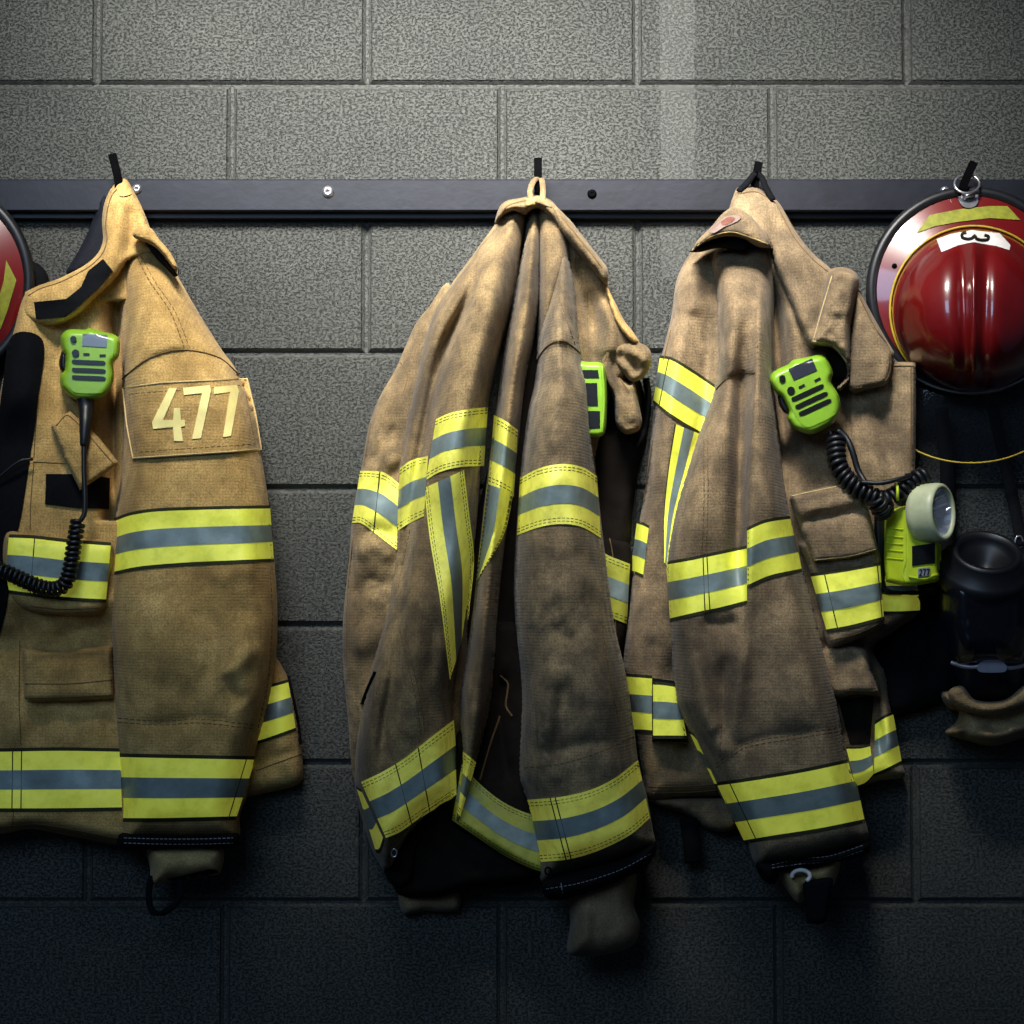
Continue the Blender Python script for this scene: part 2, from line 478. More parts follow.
def wallmat():
    t = NT('painted_concrete_block')
    g = t.n('ShaderNodeNewGeometry')
    sp = t.n('ShaderNodeSeparateXYZ'); t.l(g.outputs['Position'], sp.inputs[0])
    n1 = t.noise(265, 3, .6, t.mapped((.8, 1, 1.15)), .1)
    n2 = t.noise(70, 4, .6); n3 = t.noise(5, 4, .6); n4 = t.noise(420, 4, .7)
    c = t.ramp(n3, [(.3, srgb(68, 70, 68)), (.7, srgb(81, 83, 79))])
    pit = t.ramp(t.math('ADD', t.math('MULTIPLY', n1, .6), t.math('MULTIPLY', t.noise(480, 3, .7, t.mapped((.8, 1, 1.1))), .4)), [(.42, 0), (.5, 1)])
    # smooth filled strip right of one joint
    nx = t.math('MULTIPLY_ADD', t.noise(26, 3, .6), .012, sp.outputs[0])
    a = t.math('MULTIPLY', t.math('GREATER_THAN', nx, .2235 + .005), t.math('LESS_THAN', nx, .2755 + .006))
    a = t.math('MULTIPLY', a, t.math('GREATER_THAN', sp.outputs[2], 1.55))
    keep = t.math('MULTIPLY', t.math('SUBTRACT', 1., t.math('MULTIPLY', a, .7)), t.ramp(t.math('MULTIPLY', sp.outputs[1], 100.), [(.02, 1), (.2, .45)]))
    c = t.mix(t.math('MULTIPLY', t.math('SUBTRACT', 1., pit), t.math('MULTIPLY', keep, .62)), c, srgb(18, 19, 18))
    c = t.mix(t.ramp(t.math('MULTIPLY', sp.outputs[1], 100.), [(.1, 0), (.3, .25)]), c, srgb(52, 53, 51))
    c = t.mix(t.math('MULTIPLY', a, .22), c, srgb(50, 50, 48))
    t.base(c); t.set(Roughness=.62); t.b.inputs['Specular IOR Level'].default_value = .35
    h = t.math('ADD', t.math('MULTIPLY', pit, 1.), t.math('ADD', t.math('MULTIPLY', n2, .9), t.math('MULTIPLY', n4, .7)))
    t.bump(t.math('MULTIPLY', h, keep), .85, .0042)
    return t.m
M['wall'] = wallmat()

# ------------------------------------------------------------------ setting
def build_wall():
    mb = MB(); H, Wd = .2032, .4064
    zj = float(P(512, 489, 0)[2])                        # one bed joint
    xj = float(P(502, 150, 0)[0])                        # one head joint
    j, ch = .0022, .0045
    z0 = zj - 7 * H
    k0 = 0
    while z0 < 2.9:
        # course parity: course above zj..: head joints as surveyed
        idx = int(round((z0 - zj) / H))
        off = 0 if idx % 2 == 0 else Wd / 2
        x = xj + off - 6 * Wd
        while x < 2.2:
            a0, a1, b0, b1 = x + j + .0003, x + Wd - j - .0003, z0 + j, z0 + H - j
            rings = []
            for ins, y in ((-.001, .009), (.0, .0058), (.0024, .0030), (.0055, 0.)):
                rings.append([(a0+ins, y, b0+ins), (a1-ins, y, b0+ins), (a1-ins, y, b1-ins), (a0+ins, y, b1-ins)])
            V = np.array(rings).reshape(-1, 3); fs = []
            for r in range(3):
                for q in range(4):
                    p = (q + 1) % 4; fs.append((r*4+q, r*4+p, r*4+4+p, r*4+4+q))
            fs.append((12, 13, 14, 15)); mb.add(V, fs, 0)
            x += Wd
        z0 += H
    z0 = zj - 7 * H
    mb.add([(-3, .0066, z0), (3, .0066, z0), (3, .0066, 3), (-3, .0066, 3)], [(0, 1, 2, 3)], 0)
    mb.add([(-3, .12, z0), (3, .12, z0), (3, .12, 3), (-3, .12, 3)], [(3, 2, 1, 0)], 0)
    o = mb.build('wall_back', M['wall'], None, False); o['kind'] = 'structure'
    return z0
ZB = build_wall()
mb = MB(); mb.add([(-3, .02, 0), (3, .02, 0), (3, -4.5, 0), (-3, -4.5, 0)], [(3, 2, 1, 0)][::-1], 0)
M['floor'] = simple('dark_sealed_concrete', srgb(62, 62, 64), .55, 0, .4, .3, 6, .001)
fl = mb.build('floor', M['floor'], None, False); fl['kind'] = 'structure'

def build_rack():
    zt = float(P(512, 179, .02)[2])
    root = thing('coat_rack', 'long slate-painted steel coat rack bar with black hooks bolted across the block wall', 'coat rack', (0, -.01, zt))
    z = lambda y, d: float(P(512, y, d)[2])
    mb = MB(); boxm(mb, (-1.5, -.026, z(211, .026)), (1.5, -.010, z(179, .026)), 0, .002); mb.build('rail', M['rail'], root, False)
    mb = MB(); boxm(mb, (-1.5, -.011, z(218.5, .011)), (1.5, -.0005, z(181, .011)), 0, .001); mb.build('rail_shadow_strip', M['rail_shade'], root, False)  # dark strip standing for the shadow below the rail
    hooks = [((116, 188), (120, 196), (118, 178), (112, 154)), ((538, 190), (539, 197), (538, 180), (538, 158)),
             ((757, 192), (755, 198), (755, 184), (759, 162)), ((962, 190), (961, 197), (964, 184), (974, 162)),
             ((-76, 190), (-76, 197), (-76, 184), (-76, 162))]
    for a, b, c, e in hooks:
        mb = MB()
        l = sm3([P(a[0], a[1] + 4, .026), P(a[0], a[1] + 6, .034), P(b[0], b[1] + 2, .047), P((b[0]+c[0])/2, b[1] - 6, .057), P(c[0], c[1], .060), P(e[0], e[1], .062)], .004)
        t, N, B = frames(l); n = len(l)
        V = []; hw, hh = .0058, .0028
        for i in range(n):
            side = np.array([1, 0, 0]); side = side - t[i] * side.dot(t[i]); side /= np.linalg.norm(side); o2 = np.cross(t[i], side)
            for sx, sy in ((-1, -1), (1, -1), (1, 1), (-1, 1)): V.append(l[i] + side * hw * sx + o2 * hh * sy)
        fs = [(i*4+q, i*4+(q+1) % 4, i*4+4+(q+1) % 4, i*4+4+q) for i in range(n-1) for q in range(4)] + [(3, 2, 1, 0), (n*4-4, n*4-3, n*4-2, n*4-1)]
        mb.add(V, fs, 0); mb.build('hook', M['hookm'], root, False)
        mb = MB(); boxm(mb, P(a[0] - 7, a[1] + 14, .031), P(a[0] + 7, a[1] - 6, .0255), 0, .001)
    for x, y, r, m in ((328, 192, .0085, 'steel'), (592, 194, .0065, 'hookm'), (137, 189, .007, 'steel'), (945, 191, .0065, 'steel')):
        mb = MB(); c = P(x, y, .026)
        lathe(mb, c, (0, -1, 0), [(0, r * 1.1), (.002, r), (.004, r * .75), (.005, .3 * r), (.0045, .28 * r), (.0035, .0001)], 0, 16)
        mb.build('bolt', M[m], root)
    return root
build_rack()

# ------------------------------------------------------------------ shared jacket tools
Y3 = [(0., .045, 'trim'), (.045, .345, 'y'), (.655, .955, 'y'), (.955, 1., 'trim')]
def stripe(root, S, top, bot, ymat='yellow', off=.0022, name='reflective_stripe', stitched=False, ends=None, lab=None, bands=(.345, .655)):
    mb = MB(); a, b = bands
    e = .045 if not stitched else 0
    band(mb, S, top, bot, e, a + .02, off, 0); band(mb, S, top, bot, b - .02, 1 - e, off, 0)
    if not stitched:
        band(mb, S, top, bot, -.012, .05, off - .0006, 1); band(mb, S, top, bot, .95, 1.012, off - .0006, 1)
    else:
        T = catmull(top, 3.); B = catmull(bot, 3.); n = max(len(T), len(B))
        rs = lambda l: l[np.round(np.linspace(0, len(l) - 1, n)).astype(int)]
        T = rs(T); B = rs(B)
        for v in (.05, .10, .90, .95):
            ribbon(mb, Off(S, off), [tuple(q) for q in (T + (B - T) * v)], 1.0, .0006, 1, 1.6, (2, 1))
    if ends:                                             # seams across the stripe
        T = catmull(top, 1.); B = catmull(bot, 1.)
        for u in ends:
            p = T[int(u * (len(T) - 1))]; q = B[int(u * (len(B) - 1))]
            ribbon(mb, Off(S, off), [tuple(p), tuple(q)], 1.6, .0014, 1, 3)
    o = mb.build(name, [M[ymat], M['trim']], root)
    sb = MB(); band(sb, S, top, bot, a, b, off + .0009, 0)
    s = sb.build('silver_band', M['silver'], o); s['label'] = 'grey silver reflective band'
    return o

def part(root, S, name, mat, seams=(), step=None, extra=None, sm='stitch'):
    mb = MB(); cloth(mb, S, 0, step)
    for q in seams: ribbon(mb, S, q, 1.5, .0011, 1, 2.2)
    if extra: extra(mb)
    return mb.build(name, [mat, M[sm], M['stitchw']], root)

# ------------------------------------------------------------------ jacket with 477
def jacket_left():
    loc = P(116, 182, .06)
    root = thing('firefighter_jacket', 'golden tan turnout coat with number 477 on its sleeve panel, hanging leftmost', 'jacket', loc, 'turnout coats on the wall rack')
    tan = M['tan']
    # back of the coat seen past the sleeve
    Sb = Surf([(120, 300), (200, 330), (252, 560), (268, 640), (283, 668), (293, 690), (300, 735), (303, 768), (300, 783), (275, 791), (240, 798), (180, 805), (120, 800)],
              .055, 14, .01, [('g', [(275, 690), (285, 780)], .012, 10), ('v', [(250, 765), (300, 750)], -.006, 3)], .004, 40, 60, 3)
    part(root, Sb, 'back_panel', tan, [[(256, 771), (280, 762), (302, 754)]])
    stripe(root, Sb, [(240, 692), (270, 685), (288, 680)], [(240, 748), (265, 741), (296, 730)])
    mb = MB(); ribbon(mb, Sb, [(288, 676), (293, 700), (298, 725), (300, 745)], 4, .005, 0); mb.build('side_zip', M['black'], root)
    # lining of the neck
    Sl = Surf([(106, 190), (112, 230), (108, 262), (70, 276), (66, 272), (80, 248), (92, 222), (100, 198)], .035, 8, .015, seed=2)
    part(root, Sl, 'neck_lining', M['navy'])
    # front
    Sf = Surf([(126, 230), (100, 262), (85, 272), (60, 282), (40, 288), (25, 294), (14, 330), (5, 370), (-8, 430), (-25, 520), (-45, 640), (-60, 760), (-62, 832),
               (0, 834), (31, 829), (70, 836), (122, 845), (165, 840), (185, 760), (190, 600), (185, 420), (165, 300), (150, 250)],
              lambda X, Y: np.interp(Y, [180, 300, 520, 600, 640, 800], [.05, .075, .10, .115, .085, .10]) + .035 * sst(60, 25, X) * sst(450, 390, Y), 14,
              lambda X, Y: .012 + .070 * sst(60, 25, X) * sst(450, 390, Y),
              [('g', [(92, 300), (76, 420), (62, 540)], .012, 20), ('g', [(119, 300), (116, 420), (113, 520)], -.06, 11, 0), ('v', [(48, 640), (90, 628), (115, 625)], -.012, 9),
               ('g', [(18, 610), (26, 640), (20, 700), (8, 760)], .016, 12), ('v', [(20, 600), (27, 640), (20, 720)], -.014, 5), ('g', [(40, 720), (110, 730)], .006, 20),
               ('g', [(10, 560), (4, 640)], .012, 14)], .0045, 34, 60, 5)
    def hem(mb):
        ribbon(mb, Sf, [(12, 748), (15, 790), (12, 828)], 1.4, .001, 1); ribbon(mb, Sf, [(20, 640), (19, 700), (21, 745)], 1.2, .001, 1)
    part(root, Sf, 'front_panel', tan, [[(-40, 824), (0, 826), (40, 824), (118, 838)], [(40, 352), (36, 420), (34, 458)], [(34, 462), (31, 500), (30, 530)], [(34, 462), (70, 464), (110, 468)]], extra=hem)
    mb = MB(); patch(mb, Sf, [(12, 336), (43, 341), (38, 400), (31, 450), (22, 510), (15, 545), (9, 590), (3, 622), (-8, 650), (-28, 650), (-18, 560), (-6, 460), (2, 390)], .003, 0, True)
    mb.build('velcro_strip', M['black'], root)
    # collar
    Sc = Surf([(126, 179), (118, 181), (110, 190), (104, 205), (102, 222), (103, 240), (98, 253), (85, 265), (60, 278), (40, 285), (25, 292, 1), (24, 318), (50, 326), (75, 318), (95, 300), (116, 280), (130, 262), (158, 252), (149, 225), (140, 203), (133, 190)],
              [(180, .066), (230, .085), (300, .115)], 7, lambda X, Y: .025 + .045 * sst(90, 45, X),
              [('g', [(121, 186), (118, 225), (110, 260), (96, 285)], .012, 9), ('g', [(132, 200), (133, 235), (126, 262)], -.010, 7), ('g', [(30, 300), (66, 292), (100, 262)], .004, 8)], .0018, 30, 40, 8, e0=.35)
    part(root, Sc, 'collar', tan, [[(123, 184), (113, 194), (108, 208), (106, 224), (107, 241), (101, 256), (86, 269), (61, 282), (40, 289), (28, 296)]])
    mb = MB(); patch(mb, Sc, [(34, 302), (66, 299), (81, 287), (88, 271), (103, 259), (113, 271), (95, 291), (77, 308), (66, 317), (36, 319)], .0025); mb.build('collar_velcro', M['black'], root)
    mb = MB(); patch(mb, Sc, [(117, 186), (124, 183), (132, 193), (120, 196)], .0028, 0, True); mb.build('hanger_tab', M['tan'], root)
    # sleeve
    Ss = Surf([(134, 236), (150, 228), (162, 245), (180, 280), (200, 315), (222, 350), (234, 366), (241, 380), (252, 410), (258, 440), (264, 472), (269, 506), (273, 545), (277, 600), (277, 645),
               (271, 695), (262, 730), (255, 757), (249, 790), (240, 815), (237, 840), (200, 843), (160, 842), (121, 843), (119, 800), (116, 755), (112, 700), (109, 640), (108, 590), (111, 555), (114, 517), (119, 480), (122, 450), (122, 395), (120, 340), (121, 300), (124, 262)],
              [(230, .085), (300, .13), (380, .165), (520, .17), (650, .18), (850, .16)], 34, .035,
              [('g', [(150, 260), (165, 330), (190, 345)], .012, 20), ('s', [(120, 384), (150, 357), (184, 349), (219, 357), (240, 376)], .006, 2, .05, 40),
               ('g', [(215, 588), (232, 570), (262, 575)], .005, 12), ('v', [(222, 672), (232, 690), (246, 705)], -.011, 7), ('g', [(212, 695), (232, 672), (262, 640)], .009, 9),
               ('v', [(206, 605), (214, 640), (208, 690)], -.006, 8), ('g', [(150, 600), (170, 640), (160, 690)], .006, 22), ('v', [(122, 720), (160, 724), (200, 718), (250, 726)], -.006, 4),
               ('g', [(120, 660), (140, 640), (150, 590)], .005, 12), ('v', [(128, 268), (124, 330), (126, 380)], -.012, 5), ('v', [(240, 588), (252, 640), (250, 690)], -.007, 6)], .0055, 38, 55, 11)
    def ex(mb):
        ribbon(mb, Ss, [(137, 256), (150, 282), (170, 312), (184, 347)], 1.6, .001, 1, 2, (2, 1)); ribbon(mb, Ss, [(141, 256), (155, 282), (175, 312), (189, 347)], 1.2, .001, 1, 2, (2, 1))
        ribbon(mb, Ss, [(122, 379), (150, 358), (184, 350), (219, 358), (239, 375)], 2, .0015, 1); ribbon(mb, Ss, [(118, 718), (160, 721), (200, 719), (256, 725)], 1.2, .001, 1, 2, (2, 1))
        ribbon(mb, Ss, [(118, 722), (160, 725), (200, 723), (255, 729)], 1.2, .001, 1, 2, (2, 1)); ribbon(mb, Ss, [(270, 570), (272, 620), (268, 680), (258, 728)], 1.2, .001, 1, 2, (2, 1))
    sl = part(root, Ss, 'sleeve', tan, [], extra=ex)
    mb = MB(); pl = [(123, 388), (160, 383), (200, 381), (247, 379), (255, 413), (261, 449), (225, 452), (180, 455), (133, 458), (127, 425)]
    patch(mb, Ss, pl, .005, 0); So = Off(Ss, .005)
    ribbon(mb, So, pl + [pl[0]], 2.2, .0018, 1, 3, None, False); ribbon(mb, So, [(129, 394), (244, 385), (255, 444), (137, 452), (129, 394)], .9, .0006, 2, 2, (2, 1), False)
    pn_ = mb.build('number_panel', [tan, M['stitchl'], M['stitch']], sl)
    mb = MB()
    for poly in ([(169, 388), (177, 388), (163, 420), (173, 420), (174, 408), (180, 408), (181, 420), (185, 420), (185, 426), (181, 427), (183, 441), (174, 441), (173, 427), (153, 429), (152, 422)],
                 [(183, 388), (210, 385), (211, 391), (201, 438), (192, 439), (202, 393), (184, 395)],
                 [(214, 387), (237, 385), (239, 391), (231, 436), (223, 437), (230, 392), (214, 394)]):
        patch(mb, So, poly, .0016, 0, False, 2.5, .001)
    mb.build('number', M['digit'], sl)['label'] = 'cream number 477'
    stripe(root, Ss, [(114, 519), (130, 513), (156, 509), (210, 507), (270, 506)], [(110, 575), (140, 569), (187, 565), (230, 563), (274, 561)])
    stripe(root, Ss, [(116, 754), (160, 755), (210, 756), (256, 757)], [(119, 821), (160, 821), (200, 820), (236, 819)], ends=[.94])
    Sk = Surf([(120, 832), (160, 833), (200, 833), (237, 832), (236, 847), (200, 849), (160, 850), (121, 849)], .155, 8, .06, step=2.5)
    mb = MB(); cloth(mb, Sk)
    for yy in (838, 843): ribbon(mb, Sk, [(124, yy), (160, yy + 1), (200, yy + 1), (233, yy)], .9, .0008, 1, 1.5, (2, 1))
    mb.build('cuff', [M['black'], M['stitchw']], sl)
    Sw = Surf([(150, 846), (220, 846), (220.5, 872), (206, 876), (190, 879), (172, 880), (153, 885), (150, 868)], .13, 16, .07, [('g', [(152, 860), (218, 866)], .006, 8)], .003, 20, 20, 4, step=2.5)
    mb = MB(); cloth(mb, Sw); patch(mb, Sw, [(168, 879.5), (190, 874), (212, 869.5), (218, 872.5), (200, 877), (180, 880)], .002, 1, True, 2.5); mb.build('wristlet', [M['knit'], M['void']], sl)
    mb = MB()
    l = sm3([P(152, 876, .10), P(149, 890, .10), P(150, 906, .105), P(157, 914, .112), P(168, 910, .118), P(178, 900, .118), P(181, 880, .112)], .003)
    strap(mb, l, .0045, .0012); mb.build('thumb_loop', M['black'], sl)
    # collar flap over the shoulder
    mb = MB(); Sx = Surf([(132, 234), (140, 226), (148, 227), (158, 238), (170, 252), (177, 266), (178, 275, 1), (168, 262), (158, 250), (148, 243), (138, 240)], .135, 4, .10, e0=.5, step=2.5); cloth(mb, Sx); mb.build('collar_flap', tan, root)
    mb = MB(); Sx = Surf([(144, 240), (158, 246), (172, 258), (179, 272), (175, 277), (166, 268), (156, 258)], .12, 5, .09, step=2.5); cloth(mb, Sx); mb.build('flap_under_dark', M['black'], root)  # black piece for the flap's underside and the shadow beneath it
    # chest pocket
    Sp = Surf([(6, 534), (34, 536), (70, 539), (111, 543), (110, 580), (106, 606), (96, 614), (60, 615), (34, 612), (10, 600), (4, 580)], .135, 12, .09, [], .003, 40, 40, 6, e0=.45)
    pk = part(root, Sp, 'radio_pocket', tan, [[(30, 606), (60, 609), (98, 608)]])
    stripe(root, Sp, [(9, 535), (34, 536), (70, 540), (111, 543)], [(4, 592), (34, 596), (70, 600), (106, 602)], ends=[.26])
    mb = MB(); patch(mb, Sf, [(46, 474), (78, 474), (110, 478), (109, 509), (78, 508), (45, 504)], .003); mb.build('pocket_velcro', M['black'], root)
    Sq = Surf([(51, 425, 1), (70, 411, 1), (98, 437), (119, 463, 1), (100, 477), (80, 490, 1), (64, 458)], .128, 4, .10, [('g', [(58, 420), (95, 470)], .006, 14)], .002, 20, 20, 9, e0=.5, step=2.5)
    part(root, Sq, 'mic_tab', tan, [[(56, 426), (69, 416), (113, 463)]])
    Sr = Surf([(22, 648, 1), (60, 650), (112, 645, 1), (114, 699, 1), (70, 701), (24, 702, 1)], .118, 5, .085, [('g', [(24, 690), (110, 690)], .005, 7), ('v', [(30, 660), (110, 655)], -.010, 9)], .003, 40, 30, 12, e0=.35)
    part(root, Sr, 'pocket_flap', tan, [[(25, 698), (70, 697), (112, 695)], [(25, 684), (70, 684), (112, 680)]])
    stripe(root, Sf, [(-55, 749), (0, 749), (60, 748), (120, 749)], [(-58, 810), (0, 811), (60, 811), (122, 810)], ends=[.39, .44])
    return root, Sf, Ss

def strap(mb, l, hw, hh, mi=0, side=(1, 0, 0)):
    n = len(l); t, N, B = frames(l); V = []
    for i in range(n):
        sd = np.array(side, float); sd = sd - t[i] * sd.dot(t[i]); sd /= np.linalg.norm(sd) + 1e-9; o2 = np.cross(t[i], sd)
        for sx, sy in ((-1, -1), (1, -1), (1, 1), (-1, 1)): V.append(l[i] + sd * hw * sx + o2 * hh * sy)
    mb.add(V, [(i*4+q, i*4+(q+1) % 4, i*4+4+(q+1) % 4, i*4+4+q) for i in range(n-1) for q in range(4)] + [(3, 2, 1, 0), (n*4-4, n*4-3, n*4-2, n*4-1)], mi)

# ------------------------------------------------------------------ middle jacket
def jacket_middle():
    loc = P(538, 196, .06)
    root = thing('firefighter_jacket', 'worn brown turnout coat bunched in deep folds, hanging between the other two coats', 'jacket', loc, 'turnout coats on the wall rack')
    br, so = M['brown'], M['soot']
    # far sleeve
    Sa = Surf([(450, 285), (428, 308), (415, 325), (403, 352), (395, 370), (378, 400), (369, 425), (362, 465), (355, 500), (351, 530), (349, 560), (343, 620), (343, 665), (348, 720), (354, 780), (375, 840), (405, 885), (455, 885), (470, 800), (470, 600), (470, 400)],
              [(290, .05), (400, .075), (600, .09), (720, .075), (790, .016), (880, .016)], 24, .012,
              [('g', [(372, 430), (385, 455), (400, 470)], .012, 12), ('v', [(368, 470), (385, 440), (400, 425)], -.014, 6), ('g', [(352, 560), (372, 545), (398, 560)], .013, 10), ('v', [(352, 545), (375, 530), (398, 540)], -.012, 6),
               ('v', [(350, 600), (370, 580), (392, 590)], -.012, 7), ('g', [(348, 650), (372, 640), (384, 620)], .010, 12), ('v', [(362, 720), (352, 640), (364, 580)], -.008, 8), ('v', [(404, 352), (398, 380), (385, 400)], -.006, 4)], .006, 30, 40, 21)
    sl = part(root, Sa, 'sleeve', br, [[(400, 362), (408, 374), (404, 392)], [(371, 424), (364, 466)], [(353, 540), (348, 590), (347, 660)]])
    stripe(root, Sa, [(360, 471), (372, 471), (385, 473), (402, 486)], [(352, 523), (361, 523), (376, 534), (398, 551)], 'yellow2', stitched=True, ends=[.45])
    Sw = Surf([(402, 874), (440, 860), (458, 880), (460, 908), (448, 912), (425, 911), (402, 912)], .04, 10, .012, [], .003, 20, 20, 4)
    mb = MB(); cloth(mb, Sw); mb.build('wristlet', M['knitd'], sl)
    # coat lining, near black so the gaps between folds look shaded
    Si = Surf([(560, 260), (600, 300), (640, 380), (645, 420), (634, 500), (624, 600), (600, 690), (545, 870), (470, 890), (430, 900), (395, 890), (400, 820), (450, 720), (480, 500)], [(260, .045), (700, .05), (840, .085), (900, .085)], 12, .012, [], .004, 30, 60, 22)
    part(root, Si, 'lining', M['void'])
    # right front with rolled collar edge
    Sd = Surf([(560, 215), (572, 222), (590, 250), (606, 275), (612, 300), (625, 325), (637, 343), (632, 372), (612, 395), (600, 440), (590, 470), (560, 470), (545, 400), (545, 300), (548, 240)],
              [(215, .075), (350, .10), (470, .09)], 10, .03,
              [('g', [(575, 250), (592, 310), (600, 350)], -.02, 10), ('g', [(600, 290), (612, 335), (606, 365)], .022, 10), ('v', [(588, 280), (592, 340), (598, 380)], -.016, 7)], .005, 26, 40, 23)
    part(root, Sd, 'front_panel', br, [[(575, 233), (592, 257), (606, 282)]])
    Se = Surf([(553, 205), (566, 216), (582, 235), (600, 258), (608, 270), (607, 285), (601, 281), (590, 268), (577, 253), (566, 240), (556, 226)], .125, 6, .07, [('g', [(562, 218), (604, 274)], .006, 5)], .002, 14, 14, 3, step=2.5)
    part(root, Se, 'collar_roll', br, [[(562, 218), (580, 240), (602, 268)]])
    Sg = Surf([(606, 286), (614, 300), (624, 320), (634, 333), (640, 344), (632, 344), (622, 334), (612, 316)], .12, 5, .07, [], .002, 14, 14, 4, step=2.5)
    part(root, Sg, 'front_edge', M['tan'], [])
    Sh = Surf([(612, 348), (620, 342), (640, 343), (650, 350), (651, 364), (645, 376), (632, 382), (622, 372), (614, 362)], .115, 7, .06, [('g', [(622, 350), (640, 356), (648, 366)], .010, 6), ('v', [(614, 352), (630, 362), (640, 378)], -.012, 4)], .005, 10, 12, 5, step=2.5, e0=.4)
    part(root, Sh, 'collar_flap', br)
    Sj = Surf([(600, 362), (610, 342), (616, 352), (619, 372), (630, 384), (633, 378), (642, 420), (638, 431), (625, 434), (616, 424), (613, 398), (604, 380)], .115, 5, .06, [('v', [(612, 350), (622, 392), (632, 394)], -.018, 4), ('g', [(622, 395), (634, 425)], .006, 7)], .003, 14, 18, 6, step=2.5)
    part(root, Sj, 'throat_tab', br, [[(604, 362), (611, 348), (616, 372), (628, 390)]])
    mb = MB(); ribbon(mb, Si, [(646, 378), (648, 400), (644, 430), (636, 446)], 7, .03, 0); mb.build('zip_edge', M['black'], root)
    # lower right body and stripe, shade behind the sleeve put into their colours
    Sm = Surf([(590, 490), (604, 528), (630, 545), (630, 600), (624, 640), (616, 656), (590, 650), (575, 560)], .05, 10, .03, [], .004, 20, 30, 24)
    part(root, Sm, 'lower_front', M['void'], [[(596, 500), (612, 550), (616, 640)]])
    stripe(root, Sm, [(596, 548), (610, 556), (630, 564)], [(596, 612), (612, 618), (627, 624)], 'yellow_shade', stitched=True)
    # back folds
    wk = dict(amp=.0045, sx=30, sy=90, seed=31, step=2.8)
    SA = Surf([(496, 222), (500, 210), (510, 205), (526, 204), (528, 216), (521, 255), (513, 300), (500, 352), (488, 407), (481, 470), (475, 540), (468, 595), (460, 656), (454, 700), (456, 750), (459, 796, 1), (440, 806), (422, 821), (405, 842), (392, 868), (384, 872, 1),
               (372, 850), (360, 812), (355, 785), (357, 740), (365, 690), (378, 640), (388, 600), (394, 555), (396, 520), (398, 470), (404, 430), (415, 380), (424, 340), (434, 312), (450, 286), (466, 264), (482, 242)],
              [(204, .10), (260, .155), (420, .20), (650, .22), (880, .185)], 24, .04,
              [('v', [(486, 245), (466, 300), (440, 360), (424, 430), (412, 500), (404, 560), (398, 600)], -.07, (3, 9), (.3, .1)),
               ('g', [(508, 235), (490, 300), (470, 380), (452, 450), (442, 540)], .03, 20), ('g', [(440, 560), (425, 640), (410, 720), (402, 780)], .014, 22), ('v', [(404, 560), (398, 640), (384, 720), (376, 790)], -.03, 8),
               ('g', [(385, 650), (372, 730), (368, 780)], .014, 12), ('v', [(436, 600), (432, 680), (440, 740)], -.014, 9), ('g', [(418, 600), (412, 680), (420, 740)], .008, 10)], **wk)
    SB = Surf([(528, 210), (536, 208), (542, 214), (541, 260), (540, 300), (534, 340), (525, 385), (518, 448), (512, 500), (505, 545), (498, 610), (496, 655), (491, 708), (481, 752), (468, 802), (460, 828), (453, 822), (456, 800), (461, 760), (459, 700), (466, 656), (474, 600), (480, 540), (488, 470), (496, 410), (504, 352), (513, 300), (521, 255)],
              [(206, .10), (260, .15), (420, .185), (650, .195), (830, .165)], 17, .04, [('g', [(470, 700), (478, 760)], .006, 8)], **wk)
    SC = Surf([(536, 206), (556, 208), (568, 226), (571, 262), (560, 300), (551, 340), (545, 400), (536, 420), (537, 350), (537, 300), (537, 250)], [(206, .10), (300, .135), (420, .12)], 13, .04, [], **wk)
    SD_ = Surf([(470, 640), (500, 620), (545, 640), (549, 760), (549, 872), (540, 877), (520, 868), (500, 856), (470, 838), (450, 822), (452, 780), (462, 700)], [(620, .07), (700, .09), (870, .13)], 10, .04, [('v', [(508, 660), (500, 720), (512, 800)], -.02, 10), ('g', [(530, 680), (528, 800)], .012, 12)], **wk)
    class Uni:
        def __init__(s, *p): s.p = p
        def d(s, X, Y, extra=0.): return np.max([q.d(X, Y) for q in s.p], axis=0) + extra
    Sk = Uni(SA, SB, SC)
    def ex(mb):
        for a in ([(400, 630), (408, 665), (416, 700), (421, 735)], [(404, 628), (412, 663), (420, 698), (425, 733)], [(410, 530), (402, 570), (398, 590)], [(376, 690), (384, 725), (392, 755)]):
            ribbon(mb, Sk, a, 1.3, .001, 1, 2, (2, 1))
        ribbon(mb, Sk, [(386, 866), (396, 850), (422, 815), (456, 790)], 1.2, .001, 1)
    mb = MB()
    for q in (SA, SB, SC): cloth(mb, q)
    ex(mb); mb.build('back_panel', [br, M['stitch']], root)
    mb = MB(); cloth(mb, SD_); mb.build('inner_panel', M['void'], root)  # shade inside the fold put into the cloth colour
    # stripes over the folds
    kw = dict(stitched=True)
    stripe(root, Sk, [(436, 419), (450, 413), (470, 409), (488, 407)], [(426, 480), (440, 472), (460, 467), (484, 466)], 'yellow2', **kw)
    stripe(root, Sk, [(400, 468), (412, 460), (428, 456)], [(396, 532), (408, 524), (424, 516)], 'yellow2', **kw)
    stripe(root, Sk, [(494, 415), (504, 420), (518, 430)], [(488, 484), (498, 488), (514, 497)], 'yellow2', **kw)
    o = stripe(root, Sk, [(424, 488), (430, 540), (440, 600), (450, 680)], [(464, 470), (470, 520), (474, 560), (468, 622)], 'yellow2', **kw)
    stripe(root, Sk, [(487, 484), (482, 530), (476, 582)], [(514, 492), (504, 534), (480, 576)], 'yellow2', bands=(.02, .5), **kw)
    stripe(root, Sk, [(361, 782), (382, 772), (405, 758), (430, 738), (455, 719)], [(386, 838), (400, 832), (420, 818), (440, 806), (459, 794)], 'yellow2', ends=[.35, .6], **kw)
